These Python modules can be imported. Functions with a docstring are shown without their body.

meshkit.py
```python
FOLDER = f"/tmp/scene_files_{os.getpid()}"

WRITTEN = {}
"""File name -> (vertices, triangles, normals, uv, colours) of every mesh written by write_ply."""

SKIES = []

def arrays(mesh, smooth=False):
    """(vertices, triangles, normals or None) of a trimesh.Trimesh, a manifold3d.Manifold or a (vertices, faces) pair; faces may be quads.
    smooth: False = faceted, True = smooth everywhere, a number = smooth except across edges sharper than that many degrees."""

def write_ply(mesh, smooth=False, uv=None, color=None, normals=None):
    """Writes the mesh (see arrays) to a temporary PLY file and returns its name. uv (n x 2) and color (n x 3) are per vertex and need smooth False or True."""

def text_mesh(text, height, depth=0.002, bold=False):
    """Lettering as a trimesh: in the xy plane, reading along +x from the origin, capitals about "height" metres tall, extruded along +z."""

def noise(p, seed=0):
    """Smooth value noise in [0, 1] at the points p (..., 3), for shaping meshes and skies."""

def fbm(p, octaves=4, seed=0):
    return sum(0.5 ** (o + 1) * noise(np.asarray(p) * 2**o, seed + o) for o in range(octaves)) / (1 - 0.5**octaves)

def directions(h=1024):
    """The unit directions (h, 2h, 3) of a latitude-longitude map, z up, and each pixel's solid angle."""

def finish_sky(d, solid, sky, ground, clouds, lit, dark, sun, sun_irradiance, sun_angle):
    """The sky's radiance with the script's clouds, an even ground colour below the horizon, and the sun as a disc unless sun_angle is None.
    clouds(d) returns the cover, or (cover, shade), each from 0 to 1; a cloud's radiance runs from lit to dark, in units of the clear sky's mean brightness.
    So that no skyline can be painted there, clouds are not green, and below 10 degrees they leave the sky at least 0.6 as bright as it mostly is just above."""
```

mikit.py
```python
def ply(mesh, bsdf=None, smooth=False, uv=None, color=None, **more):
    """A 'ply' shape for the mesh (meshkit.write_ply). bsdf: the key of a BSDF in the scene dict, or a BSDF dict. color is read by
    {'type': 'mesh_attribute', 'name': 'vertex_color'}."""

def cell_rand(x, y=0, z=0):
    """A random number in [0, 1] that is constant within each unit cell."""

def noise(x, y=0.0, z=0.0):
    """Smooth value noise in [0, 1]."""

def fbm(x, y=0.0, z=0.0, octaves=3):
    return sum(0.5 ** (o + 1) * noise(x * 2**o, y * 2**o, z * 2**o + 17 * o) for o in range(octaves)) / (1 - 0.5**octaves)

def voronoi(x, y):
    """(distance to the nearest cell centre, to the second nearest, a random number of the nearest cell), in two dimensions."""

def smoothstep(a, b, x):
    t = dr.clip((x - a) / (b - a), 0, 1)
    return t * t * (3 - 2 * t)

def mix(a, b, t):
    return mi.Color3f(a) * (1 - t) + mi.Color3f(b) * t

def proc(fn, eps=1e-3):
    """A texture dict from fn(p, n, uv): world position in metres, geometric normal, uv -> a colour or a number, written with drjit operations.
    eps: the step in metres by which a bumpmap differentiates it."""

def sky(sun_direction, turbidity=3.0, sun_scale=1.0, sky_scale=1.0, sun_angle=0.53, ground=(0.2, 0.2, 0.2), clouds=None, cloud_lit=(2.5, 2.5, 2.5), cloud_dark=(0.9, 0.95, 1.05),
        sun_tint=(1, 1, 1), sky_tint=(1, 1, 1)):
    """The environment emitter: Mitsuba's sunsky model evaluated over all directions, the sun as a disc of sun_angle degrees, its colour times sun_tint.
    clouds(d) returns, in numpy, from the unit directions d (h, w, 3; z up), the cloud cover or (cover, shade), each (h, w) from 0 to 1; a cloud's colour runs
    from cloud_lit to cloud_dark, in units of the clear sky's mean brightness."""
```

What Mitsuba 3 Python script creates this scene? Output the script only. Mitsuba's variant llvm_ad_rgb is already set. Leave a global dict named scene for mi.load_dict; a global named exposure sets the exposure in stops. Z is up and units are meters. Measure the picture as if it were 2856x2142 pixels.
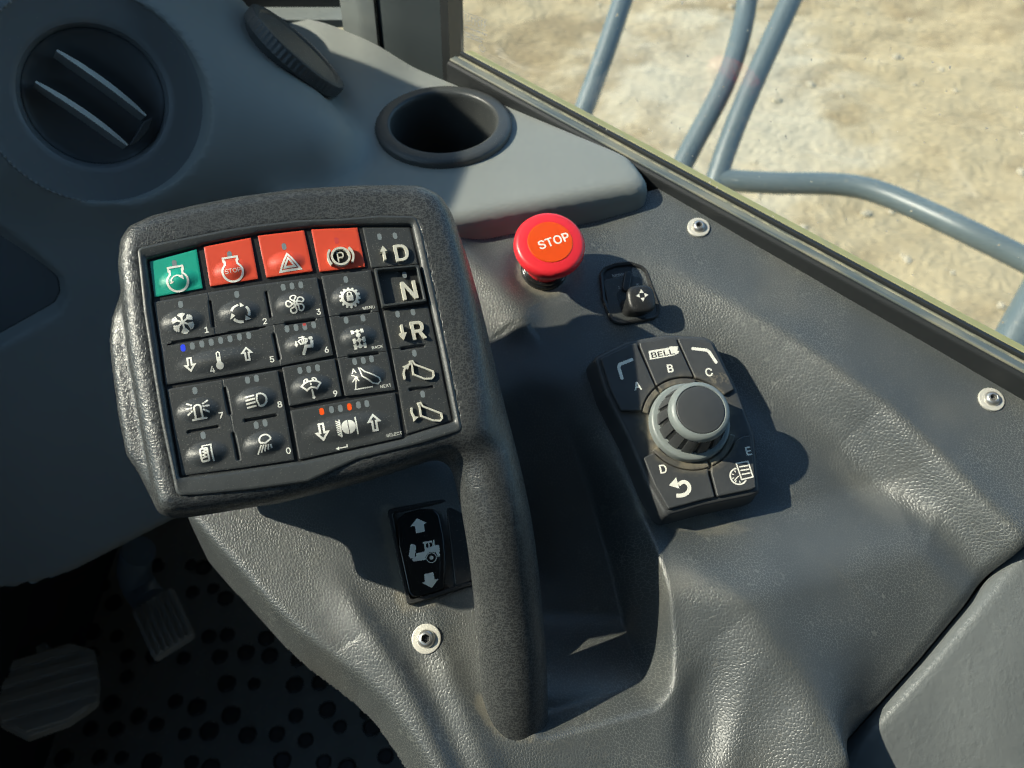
import math
import numpy as np, drjit as dr, mitsuba as mi, trimesh, shapely
import shapely.geometry as sg, shapely.affinity as sa
from shapely.ops import unary_union
from scipy.spatial import cKDTree
from scipy.interpolate import CubicSpline
import mikit, meshkit
from mikit import proc, noise, fbm, voronoi, smoothstep, mix
T = mi.ScalarTransform4f
rng = np.random.default_rng(7)

# ---------------------------------------------------------------- camera, sky, exposure (units: metres, z up, eye at the origin)
PITCH = math.radians(50.0)
FWD = [0, math.cos(PITCH), -math.sin(PITCH)]
scene, labels = {}, {}
scene['camera'] = dict(type='thinlens', fov=62.0, fov_axis='x', aperture_radius=0.0014, focus_distance=0.45, near_clip=0.01, far_clip=400.0,
                       to_world=T().look_at(origin=[0, 0, 0], target=FWD, up=[0, 0, 1]))
SUN = [-0.75, -0.035, 0.66]
scene['sky'] = mikit.sky(SUN, turbidity=3, sun_scale=1.0, sky_scale=1.5, ground=(0.26, 0.25, 0.21), sun_tint=(0.86, 1.0, 1.12), sky_tint=(0.92, 1.05, 0.98))
exposure = 2.35

# ---------------------------------------------------------------- helpers
def norm(v):
    v = np.asarray(v, float); return v / np.linalg.norm(v)
class Frame:
    """A local frame in millimetres: x, y on the surface, n out of it."""
    def __init__(s, o, x, y, n):
        s.o, s.x, s.y, s.n = (np.asarray(k, float) for k in (o, x, y, n)); s.B = np.stack([s.x, s.y, s.n])
    def w(s, q):
        return s.o + np.asarray(q, float) @ s.B * 0.001
    def l(s, p):
        return (np.asarray(p, float) - s.o) @ s.B.T * 1000
def frame(o, n, x):
    n = norm(n); x = np.asarray(x, float); x = norm(x - n * (x @ n)); return Frame(o, x, np.cross(n, x), n)
C = Frame(*[(0.027,0.467,-0.368),(0.997542,0.024254,-0.065733),(0.0,0.938172,0.34617),(0.070065,-0.34532,0.935866)])      # side console
K = Frame(*[(-0.104048,0.281245,-0.312279),(0.953503,0.290912,-0.078759),(-0.218381,0.846991,0.484682),(0.207708,-0.444946,0.871138)])      # keypad face
FA = Frame(*[(-0.285,0.472,-0.361),(0.982163,0.16582,-0.088654),(0.0,0.471487,0.881873),(0.188031,-0.866143,0.463077)])     # lower fascia of the dashboard
V = Frame(*[(-0.274114,0.504339,-0.307837),(0.908064,0.358697,-0.216232),(0.0,0.516275,0.856423),(0.418831,-0.777687,0.468811)])      # air vent
DZ = -0.353              # height of the dashboard top
WP = np.array([(0.0442,0.5353,-0.35)][0]); WQ = np.array([(0.2774,0.361,-0.385)][0])   # inner edge of the window sill rail
WD = norm(WQ - WP); WH = norm([WD[0], WD[1], 0]); WR = np.array([-WH[1], WH[0], 0]); WR = WR if WR @ [0.5, 0.8, 0] > 0 else -WR
def number(name):
    if name not in scene: return name
    k = 1
    while f'{name}_{k:03d}' in scene: k += 1
    return f'{name}_{k:03d}'
def add(key, mesh, bsdf, smooth=False, label=None, cat=None, group=None, kind=None, uniq=True, **kw):
    key = number(key) if uniq else key
    scene[key] = mikit.ply(mesh, bsdf, smooth=smooth, **kw)
    tag(key, label, cat, group, kind)
    return key
def tag(key, label=None, cat=None, group=None, kind=None):
    d = {k: v for k, v in (('label', label), ('category', cat), ('group', group), ('kind', kind)) if v}
    if d: labels[key] = d
def tm(v, f): return trimesh.Trimesh(np.asarray(v, float), np.asarray(f, int), process=False)
def place(m, fr):
    return tm(fr.w(m.vertices), m.faces)
def cat(ms): return trimesh.util.concatenate(ms)
def grid_faces(n, m, wrap=False):
    i, j = np.meshgrid(np.arange(n - 1), np.arange(m if wrap else m - 1), indexing='ij')
    a = i * m + j; b = i * m + (j + 1) % m; c = (i + 1) * m + (j + 1) % m; d = (i + 1) * m + j
    q = np.stack([a, b, c, d], -1).reshape(-1, 4)
    return np.vstack([q[:, [0, 1, 2]], q[:, [0, 2, 3]]])
def resample(poly, n, start=None):
    """n points along the polygon's outline, counter-clockwise, beginning nearest to start."""
    r = sg.polygon.orient(poly).exterior; s0 = r.project(sg.Point(start)) if start is not None else 0
    d = (np.arange(n) / n * r.length + s0) % r.length
    return np.array([r.interpolate(t).coords[0] for t in d])
def rnd(poly, r):
    return poly.buffer(-r, join_style='mitre').buffer(r).buffer(r).buffer(-r)
def loft(rings, cap0=False, cap1=True):
    """Closed rings (n x 3 each, same count) skinned; flat caps by ear clipping in xy."""
    n = len(rings[0]); v = np.vstack(rings); f = [grid_faces(len(rings), n, True)]
    for on, at, flip in ((cap0, 0, True), (cap1, len(rings) - 1, False)):
        if on:
            p2 = rings[at][:, :2]; _, tf = trimesh.creation.triangulate_polygon(sg.Polygon(p2), engine='earcut')
            cv, _ = trimesh.creation.triangulate_polygon(sg.Polygon(p2), engine='earcut')
            idx = cKDTree(p2).query(cv)[1]; tf = idx[tf]
            a = np.cross(p2[tf[:, 1]] - p2[tf[:, 0]], p2[tf[:, 2]] - p2[tf[:, 0]]); bad = (a < 0) != flip
            tf = np.where(bad[:, None], tf[:, ::-1], tf); f.append(tf + at * n)
    return tm(v, np.vstack(f))
def slab(poly, z0, z1, bev=0.6, r=0.8, n=140, steps=3):
    """A plate of the rounded polygon from z0 to z1 (mm) with a rounded upper edge."""
    p = resample(rnd(poly, r) if r else poly, n)
    t = np.roll(p, -1, 0) - np.roll(p, 1, 0); nn = np.stack([-t[:, 1], t[:, 0]], 1); nn /= np.linalg.norm(nn, axis=1, keepdims=True) + 1e-9
    rings = [np.c_[p, np.full(n, z0)], np.c_[p, np.full(n, z1 - bev)]]
    for k in range(1, steps + 1):
        a = k / steps * math.pi / 2
        rings.append(np.c_[p + nn * bev * (1 - math.cos(a)), np.full(n, z1 - bev + bev * math.sin(a))])
    return loft(rings, True, True)
def lathe(prof, n=64):
    """Profile (r, z) turned about z; from the axis or a rim, upward-facing outside."""
    a = np.arange(n) / n * 2 * math.pi; prof = np.asarray(prof, float)
    v = np.stack([np.outer(prof[:, 0], np.cos(a)), np.outer(prof[:, 0], np.sin(a)), np.repeat(prof[:, 1:2], n, 1)], -1).reshape(-1, 3)
    return tm(v, grid_faces(len(prof), n, True))
def move(m, x=0, y=0, z=0, rot=0, s=1.0):
    v = np.array(m.vertices) * s; c, q = math.cos(math.radians(rot)), math.sin(math.radians(rot))
    return tm(np.c_[v[:, 0] * c - v[:, 1] * q + x, v[:, 0] * q + v[:, 1] * c + y, v[:, 2] + z], m.faces)
def tube(path, r, n=20, caps=True):
    p = np.asarray(path, float); r = np.broadcast_to(r, len(p)); t = np.gradient(p, axis=0); t /= np.linalg.norm(t, axis=1, keepdims=True)
    u = norm(np.cross(t[0], [0.3, 0.2, 1])); rings = []; a = np.arange(n) / n * 2 * math.pi
    for i in range(len(p)):
        u = norm(u - t[i] * (u @ t[i])); w = np.cross(t[i], u)
        rings.append(p[i] + r[i] * (np.outer(np.cos(a), u) + np.outer(np.sin(a), w)))
    v = np.vstack(rings); f = [grid_faces(len(p), n, True)]
    if caps:
        k = np.arange(n); m = len(v); v = np.vstack([v, p[0], p[-1]])
        f += [np.stack([np.full(n, m), (k + 1) % n, k], 1), np.stack([np.full(n, m + 1), k + m - n, (k + 1) % n + m - n], 1)]
    return tm(v, np.vstack(f))
def smooth_path(pts, n=60, bc='natural'):
    p = np.asarray(pts, float); d = np.r_[0, np.cumsum(np.linalg.norm(np.diff(p, axis=0), axis=1))]
    return CubicSpline(d, p, bc_type=bc)(np.linspace(0, d[-1], n))
def surface_net(f, lo, hi, h):
    """The zero surface of the signed distance f (n x 3 -> n; negative inside) as a triangle mesh; vertices pulled onto the surface."""
    ax = [np.arange(a, b + h, h) for a, b in zip(lo, hi)]; sh = [len(a) for a in ax]
    G = np.stack(np.meshgrid(*ax, indexing='ij'), -1).reshape(-1, 3)
    D = np.concatenate([f(c) for c in np.array_split(G, max(1, len(G) // 400000))]).reshape(sh)
    S = D < 0; cs = [s - 1 for s in sh]; cnt = np.zeros(cs, np.int32); acc = np.zeros(cs + [3])
    for k in range(3):
        sl0 = [slice(None)] * 3; sl1 = [slice(None)] * 3; sl0[k] = slice(0, -1); sl1[k] = slice(1, None)
        e = S[tuple(sl0)] != S[tuple(sl1)]; ix = np.argwhere(e); d0 = D[tuple(sl0)][e]; d1 = D[tuple(sl1)][e]
        pos = ix.astype(float); pos[:, k] += d0 / (d0 - d1); o = [a for a in range(3) if a != k]
        for da in (0, -1):
            for db in (0, -1):
                c = ix.copy(); c[:, o[0]] += da; c[:, o[1]] += db
                ok = np.all((c >= 0) & (c < cs), 1); cc = tuple(c[ok].T)
                np.add.at(cnt, cc, 1); np.add.at(acc, cc, pos[ok])
    on = cnt > 0; idx = np.full(cs, -1); idx[on] = np.arange(on.sum())
    v = acc[on] / cnt[on][:, None] * h + np.asarray(lo); faces = []
    for k in range(3):
        sl0 = [slice(None)] * 3; sl1 = [slice(None)] * 3; sl0[k] = slice(0, -1); sl1[k] = slice(1, None)
        ix = np.argwhere(S[tuple(sl0)] != S[tuple(sl1)]); ins = S[tuple(sl0)][tuple(ix.T)]; o1, o2 = (k + 1) % 3, (k + 2) % 3
        ok = (ix[:, o1] > 0) & (ix[:, o2] > 0) & (ix[:, o1] < cs[o1]) & (ix[:, o2] < cs[o2]); ix, ins = ix[ok], ins[ok]
        q = []
        for da, db in ((-1, -1), (0, -1), (0, 0), (-1, 0)):
            c = ix.copy(); c[:, o1] += da; c[:, o2] += db; q.append(idx[tuple(c.T)])
        q = np.stack(q, 1); q[~ins] = q[~ins][:, ::-1]; faces.append(q)
    q = np.vstack(faces)
    def grad(p, e=h * 0.25):
        return np.stack([f(p + e * np.eye(3)[k]) - f(p - e * np.eye(3)[k]) for k in range(3)], 1) / (2 * e)
    for _ in range(2):
        g = grad(v); v = v - np.clip(f(v), -h / 2, h / 2)[:, None] * g / np.maximum((g * g).sum(1, keepdims=True), 0.2)
    return tm(v, np.vstack([q[:, [0, 1, 2]], q[:, [0, 2, 3]]]))
def smin(a, b, k):
    h = np.clip(0.5 + 0.5 * (b - a) / k, 0, 1); return b + (a - b) * h - k * h * (1 - h)
def smax(a, b, k): return -smin(-a, -b, k)
def poly_sdf(poly, lo, hi, h=0.0):
    """A function of (n x 2) points: signed distance to the polygon, negative inside, by a grid lookup."""
    from scipy.interpolate import RegularGridInterpolator
    n = 160; xs = np.linspace(lo[0], hi[0], n); ys = np.linspace(lo[1], hi[1], n)
    g = shapely.points(*np.meshgrid(xs, ys, indexing='ij'))
    d = shapely.distance(g, poly.exterior) * np.where(shapely.contains(poly, g), -1, 1)
    it = RegularGridInterpolator((xs, ys), d, bounds_error=False, fill_value=None)
    return lambda p: it(p)
def line_dist(p, line):
    """(distance, signed side, fraction along) of (n x 2) points to a polyline."""
    L = np.asarray(line, float); best = np.full(len(p), 1e9); side = np.zeros(len(p)); frac = np.zeros(len(p)); seg = np.linalg.norm(np.diff(L, axis=0), axis=1); cum = np.r_[0, np.cumsum(seg)]
    for i in range(len(L) - 1):
        e = L[i + 1] - L[i]; t = (p - L[i]) @ e / (e @ e); tc = np.clip(t, 0, 1)
        if i == 0: tc = np.minimum(t, 1)
        if i == len(L) - 2: tc = np.maximum(tc if i else t, 0) if i else t
        q = p - (L[i] + tc[:, None] * e); d = np.linalg.norm(q, axis=1); s = np.sign(e[0] * q[:, 1] - e[1] * q[:, 0]); k = d < best
        best[k], side[k] = d[k], s[k]; frac[k] = (cum[i] + np.clip(t, 0, 1)[k] * seg[i]) / cum[-1]
    return best, side * best, frac
def sstep(a, b, x):
    t = np.clip((x - a) / (b - a), 0, 1); return t * t * (3 - 2 * t)

# ---------------------------------------------------------------- materials
def rgb(*c): return {'type': 'rgb', 'value': list(c)}
def principled(col, rough=0.5, metal=0.0, spec=0.5, **kw):
    col = rgb(*col) if isinstance(col, tuple) else col
    rough = rough if isinstance(rough, (dict, float)) else float(rough)
    return dict(type='principled', base_color=col, roughness=rough, metallic=metal, specular=spec, **kw)
def two(b): return dict(type='twosided', bsdf=b)
def bump(b, fn, scale, eps=2e-4): return dict(type='bumpmap', arbitrary=proc(fn, eps), scale=scale, bsdf=b)
def mat(name, b): scene['mat_' + name] = two(b); return 'mat_' + name
cx, cy, co = C.x.tolist(), C.y.tolist(), C.o.tolist()
def cuv(p):
    q = [p.x - co[0], p.y - co[1], p.z - co[2]]
    return (q[0] * cx[0] + q[1] * cx[1] + q[2] * cx[2]) * 1000, (q[0] * cy[0] + q[1] * cy[1] + q[2] * cy[2]) * 1000
def vein(p, f, w=1.0):
    """A network of worm-like lines in space: 1 on the lines."""
    q = p * f
    a = noise(q.x + 0.7 * noise(q.y * 0.5, q.z * 0.5), q.y, q.z)
    b = noise(q.z + 31.0, q.x + 7.0, q.y + 3.0)
    return dr.clip(dr.maximum(1 - dr.abs(a - 0.5) * 7.5 * w, 1 - dr.abs(b - 0.5) * 7.5 * w), 0, 1)
def leather_h(p, n, uv):
    u, v = cuv(p)
    wx = 1.2 * fbm(u * 0.12, v * 0.12, 3.0); wy = 1.2 * fbm(u * 0.12 + 9, v * 0.12, 5.0)
    f1, f2, _ = voronoi(u * 0.62 + wx + v * 0.15, v * 0.5 + wy)
    crack = smoothstep(0.0, 0.5, f2 - f1)
    return 0.9 * crack + 0.35 * fbm(u * 1.5, v * 1.5, 1.0) 
EST = [(-5.65,-47.31)][0]; RC = [(77.94,-212.39)][0]
DL = [(-64.86,-12.72),(-0.45,-0.66),(64.92,12.46)] + [(-101.65,-212.66),(-88.06,-265.16),(-72.23,-261.75)] + [(-44.02,-317.91),(-32.42,-330.31),(-18.4,-334.12)]
DUST_LINES = [(DL[0], DL[1], 0.8, 3.5, 0.6), (DL[1], DL[2], 0.8, 3.5, 0.6), (DL[3], DL[4], 1.5, 7, 0.5), (DL[4], DL[5], 1.5, 6, 0.4), (DL[6], DL[7], 2, 7, 0.6), (DL[7], DL[8], 1.5, 5, 0.4)]
def leather_c(p, n, uv):
    u, v = cuv(p)
    base = mix((0.041, 0.047, 0.049), (0.059, 0.065, 0.067), fbm(u * 0.03, v * 0.03, 2.0, octaves=4))
    wx = 1.2 * fbm(u * 0.12, v * 0.12, 3.0); wy = 1.2 * fbm(u * 0.12 + 9, v * 0.12, 5.0)
    f1, f2, _ = voronoi(u * 0.62 + wx + v * 0.15, v * 0.5 + wy)
    base = mix(base, mi.Color3f(0.115, 0.122, 0.116), smoothstep(0.18, 0.02, f2 - f1) * (0.25 + 0.75 * smoothstep(0.35, 0.65, fbm(u * 0.02, v * 0.02, 31.0))))
    de = dr.sqrt(dr.square(u - EST[0]) + dr.square(v - EST[1] + 1.5))
    d1 = smoothstep(21.0, 13.0, de + 5 * (fbm(u * 0.3, v * 0.3, 7.0) - 0.5))
    e2 = dr.sqrt(dr.square((u - RC[0]) / 34) + dr.square((v - RC[1] + 0.2 * (u - RC[0])) / 9))
    d2 = smoothstep(1.2, 0.5, e2 + 0.8 * (fbm(u * 0.2, v * 0.2, 4.0) - 0.5))
    sp = smoothstep(0.80, 0.86, noise(u * 0.9, v * 0.9, 3.0)) * smoothstep(0.45, 0.65, fbm(u * 0.05, v * 0.05, 9.0))
    def seg(a, b, w0, w1, wob):
        ex, ey = b[0] - a[0], b[1] - a[1]; l2 = ex * ex + ey * ey
        t = dr.clip(((u - a[0]) * ex + (v - a[1]) * ey) / l2, 0, 1)
        return smoothstep(w1, w0, dr.sqrt(dr.square(u - a[0] - t * ex) + dr.square(v - a[1] - t * ey)) + wob * (fbm(u * 0.35, v * 0.35, 12.0) - 0.5))
    d3 = 0.0
    for a, b, w0, w1, k in DUST_LINES: d3 = dr.maximum(d3, k * seg(a, b, w0, w1, 5.0))
    dust = dr.clip(0.8 * d3 + 0.75 * d1 + 0.35 * d2 + 0.10 * sp + 0.12 * smoothstep(0.5, 0.8, fbm(u * 0.02, v * 0.02, 21.0)), 0, 0.9)
    return mix(base, mi.Color3f(0.19, 0.17, 0.125), dust)
def leather_r(p, n, uv):
    u, v = cuv(p); return 0.38 + 0.10 * fbm(u * 0.05, v * 0.05, 14.0)
LEATHER = mat('leather', bump(principled(proc(leather_c), proc(leather_r), spec=0.9), leather_h, 0.00013, 1.5e-4))
def pod_h(p, n, uv): return vein(p, 820.0) + 0.2 * noise(p.x * 1500, p.y * 1500, p.z * 1500)
def pod_c(p, n, uv):
    return mix((0.028, 0.030, 0.031), (0.070, 0.073, 0.071), smoothstep(0.25, 0.95, vein(p, 820.0)) * (0.45 + 0.75 * fbm(p.x * 25, p.y * 25, p.z * 25)))
POD = mat('pod_rubber', bump(principled(proc(pod_c), 0.36, spec=0.6), pod_h, 0.00009, 1e-4))
def fine_h(p, n, uv): return fbm(p.x * 700, p.y * 700, p.z * 700, octaves=2) + 0.6 * noise(p.x * 260, p.y * 260, p.z * 260)
def dash_c(p, n, uv):
    a = fbm(p.x * 14, p.y * 14, p.z * 14, octaves=4)
    stain = smoothstep(0.72, 0.8, noise(p.x * 60, p.y * 60, p.z * 60)) * 0.15
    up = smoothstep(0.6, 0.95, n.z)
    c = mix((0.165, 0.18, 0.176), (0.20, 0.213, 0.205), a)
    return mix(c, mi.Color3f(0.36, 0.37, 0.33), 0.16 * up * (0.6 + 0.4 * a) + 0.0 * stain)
DASH = mat('dash_vinyl', bump(principled(proc(dash_c), 0.55, spec=0.4), fine_h, 0.00007, 2e-4))
def speck(lo, hi, f=2300.0, thr=0.80, amt=0.5):
    def fn(p, n, uv):
        a = smoothstep(thr, thr + 0.08, noise(p.x * f, p.y * f, p.z * f)) * (0.3 + 0.7 * fbm(p.x * 40, p.y * 40, p.z * 40))
        b = fbm(p.x * 60, p.y * 60, p.z * 60)
        return mix(mix(lo, hi, 0.5 * b), (0.25, 0.24, 0.2), amt * a)
    return proc(fn)
def micro(p, n, uv): return noise(p.x * 1900, p.y * 1900, p.z * 1900)
KEY = mat('key_black', bump(principled(speck((0.036, 0.039, 0.040), (0.058, 0.060, 0.058), amt=0.6), 0.44, spec=0.5), micro, 0.00007, 1.2e-4))
KEY_RED = mat('key_red', bump(principled(speck((0.62, 0.062, 0.028), (0.68, 0.085, 0.04), amt=0.06), 0.42), micro, 0.00004, 1.2e-4))
KEY_GREEN = mat('key_green', bump(principled(speck((0.006, 0.30, 0.205), (0.012, 0.35, 0.24), amt=0.06), 0.42), micro, 0.00004, 1.2e-4))
BEZEL = mat('bezel_plastic', bump(principled(speck((0.036, 0.04, 0.041), (0.06, 0.062, 0.06), amt=0.35), 0.42), fine_h, 0.00008))
PRINT = mat('white_print', principled(speck((0.74, 0.72, 0.64), (0.66, 0.64, 0.56), amt=0.0), 0.55))
GREYPRINT = mat('grey_print', principled((0.33, 0.33, 0.32), 0.55))
CREAM = mat('cream_letter', principled(speck((0.60, 0.57, 0.47), (0.42, 0.39, 0.31), amt=0.0), 0.4))
LED = mat('led_off', principled((0.19, 0.215, 0.22), 0.3)); LED_BLUE = mat('led_blue', principled((0.03, 0.07, 0.85), 0.4))
LED_ORANGE = mat('led_orange', principled((0.95, 0.10, 0.01), 0.4)); LED_RED = mat('led_red', principled((0.55, 0.06, 0.05), 0.4))
BLACK = mat('black_plastic', bump(principled(speck((0.014, 0.015, 0.016), (0.028, 0.028, 0.028), amt=0.25), 0.42), fine_h, 0.00006))
GLOSS = mat('black_gloss', principled(speck((0.010, 0.011, 0.012), (0.016, 0.016, 0.016), amt=0.5, thr=0.88), 0.16))
BARREL = mat('vent_barrel', principled((0.07, 0.08, 0.086), 0.42)); BLADE = mat('vent_blade', principled(speck((0.16, 0.17, 0.165), (0.24, 0.24, 0.22), amt=0.3), 0.5))
VENT = mat('vent_black', bump(principled(speck((0.135, 0.148, 0.152), (0.155, 0.166, 0.17), f=700.0, thr=0.88, amt=0.5), 0.42), fine_h, 0.00006))
def ctrl_c(p, n, uv):
    u, v = cuv(p)
    d = dr.sqrt(dr.square(u - KN[0]) + dr.square(v - KN[1]))
    r = smoothstep(22.5, 24.0, d) * smoothstep(34.0, 25.0, d + 4 * (fbm(u * 0.4, v * 0.4, 3.0) - 0.5)) * (0.25 + 0.75 * smoothstep(0.35, 0.65, fbm(u * 0.12, v * 0.12, 8.0)))
    sc = dr.sqrt(dr.square((u - SC[0]) / 9.0) + dr.square((v - SC[1]) / 4.0))
    s = smoothstep(1.1, 0.6, sc + 0.5 * (fbm(u * 0.5, v * 0.5, 2.0) - 0.5)) * smoothstep(0.4, 0.7, fbm(u * 0.9, v * 0.9, 6.0))
    return mix(mix((0.040, 0.043, 0.046), (0.058, 0.060, 0.061), fbm(u * 0.08, v * 0.08, 1.0)), (0.26, 0.22, 0.15), dr.clip(0.55 * r + 0.35 * s, 0, 1))
KN = [(78.29,-159.32)][0]; SC = [(99.09,-130.4)][0]
CTRL = mat('controller_plastic', bump(principled(proc(ctrl_c), 0.46, spec=0.45), fine_h, 0.00008))
RING = mat('grey_ring', principled(speck((0.18, 0.205, 0.20), (0.22, 0.24, 0.235), amt=0.15), 0.4))
STOP_RED = mat('stop_red', principled(speck((0.70, 0.022, 0.034), (0.78, 0.035, 0.045), amt=0.0), 0.36, spec=0.5))
STICKER = mat('sticker_orange', principled(speck((0.72, 0.060, 0.004), (0.64, 0.085, 0.012), f=300.0, amt=0.05), 0.33))
EDGE = mat('worn_edge', principled((0.60, 0.61, 0.57), 0.45)); METAL = mat('steel', principled(speck((0.62, 0.61, 0.58), (0.48, 0.46, 0.42), amt=0.2), 0.32, metal=0.85))
WASHER = mat('washer', principled(speck((0.60, 0.58, 0.52), (0.45, 0.42, 0.34), amt=0.3), 0.5, metal=0.35))
PAINT = mat('grey_paint', principled(speck((0.095, 0.13, 0.145), (0.13, 0.165, 0.175), f=120.0, amt=0.35), 0.38))
def rail_c(p, n, uv):
    q = p - mi.Point3f(*WP.tolist()); lat = (q.x * WR[0] + q.y * WR[1]) * 1000; al = q.x * WH[0] + q.y * WH[1]
    wob = 2.2 * (fbm(al * 60, lat * 0.1, 2.0) - 0.5)
    d = smoothstep(2.4, 0.8, dr.abs(lat - 9.6 + wob)) * (0.35 + 0.65 * smoothstep(0.3, 0.6, fbm(al * 220, lat * 0.6, 1.0)))
    film = 0.35 * smoothstep(0.35, 0.75, fbm(al * 25, lat * 0.15, 5.0))
    return mix((0.085, 0.10, 0.095), (0.40, 0.35, 0.22), dr.clip(d * 0.75 + film, 0, 1))
RAIL = mat('dusty_rail', principled(proc(rail_c), 0.5)); RUBBER = mat('black_rubber', principled((0.014, 0.016, 0.017), 0.55))
YELLOW = mat('yellow_body', principled(speck((0.34, 0.30, 0.09), (0.44, 0.40, 0.2), f=90.0, amt=0.4), 0.5))
TRIM = mat('blue_grey_trim', bump(principled(speck((0.105, 0.115, 0.118), (0.125, 0.135, 0.136), amt=0.03), 0.46, spec=0.5), fine_h, 0.0003, 3e-4))
DARK = mat('dark_interior', principled((0.020, 0.024, 0.027), 0.6)); MATC = mat('floor_mat', principled(speck((0.11, 0.118, 0.11), (0.16, 0.16, 0.145), f=400.0, amt=0.3), 0.8))
PEDAL = mat('pedal_rubber', principled(speck((0.30, 0.30, 0.28), (0.42, 0.41, 0.37), f=150.0, amt=0.2), 0.6)); STEEL_DARK = mat('painted_steel', principled((0.14, 0.18, 0.21), 0.5))
PILLAR = mat('pillar_grey', principled(speck((0.16, 0.18, 0.18), (0.2, 0.22, 0.21), f=80.0, amt=0.1), 0.5))
PCOVER = mat('pillar_cover', principled((0.045, 0.056, 0.06), 0.5)); HEAD = mat('cab_lining', principled((0.05, 0.052, 0.055), 0.8)); SEAT = mat('seat_fabric', principled((0.03, 0.032, 0.035), 0.85))
def ground_c(p, n, uv):
    a = fbm(p.x * 0.9, p.y * 0.9, 1.0, octaves=5); b = fbm(p.x * 3.5 + p.y * 1.2, p.y * 6.0 - p.x * 2.2, 4.0, octaves=5); c = noise(p.x * 45, p.y * 45, 2.0)
    col = mix((0.40, 0.325, 0.20), (0.27, 0.21, 0.125), smoothstep(0.40, 0.70, 0.4 * a + 0.6 * b))
    pale = smoothstep(0.95, 0.3, dr.sqrt(dr.square((p.x - 1.15) / 1.0) + dr.square((p.y - 4.3) / 1.6)) + 0.9 * (b - 0.5))
    col = mix(col, mi.Color3f(0.48, 0.43, 0.32), 0.75 * pale)
    return col * (0.93 + 0.14 * c)
def ground_h(p, n, uv): return fbm(p.x * 11, p.y * 11, 3.0, octaves=4) + 0.5 * noise(p.x * 55, p.y * 55, 1.0)
GROUND = mat('dirt', bump(principled(proc(ground_c), 0.95, spec=0.1), ground_h, 0.016, 8e-3))
STONE = mat('stone', principled(speck((0.42, 0.37, 0.27), (0.30, 0.25, 0.17), f=30.0, amt=0.1), 0.9))
scene['mat_glass'] = {'type': 'thindielectric', 'int_ior': 1.5}

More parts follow.
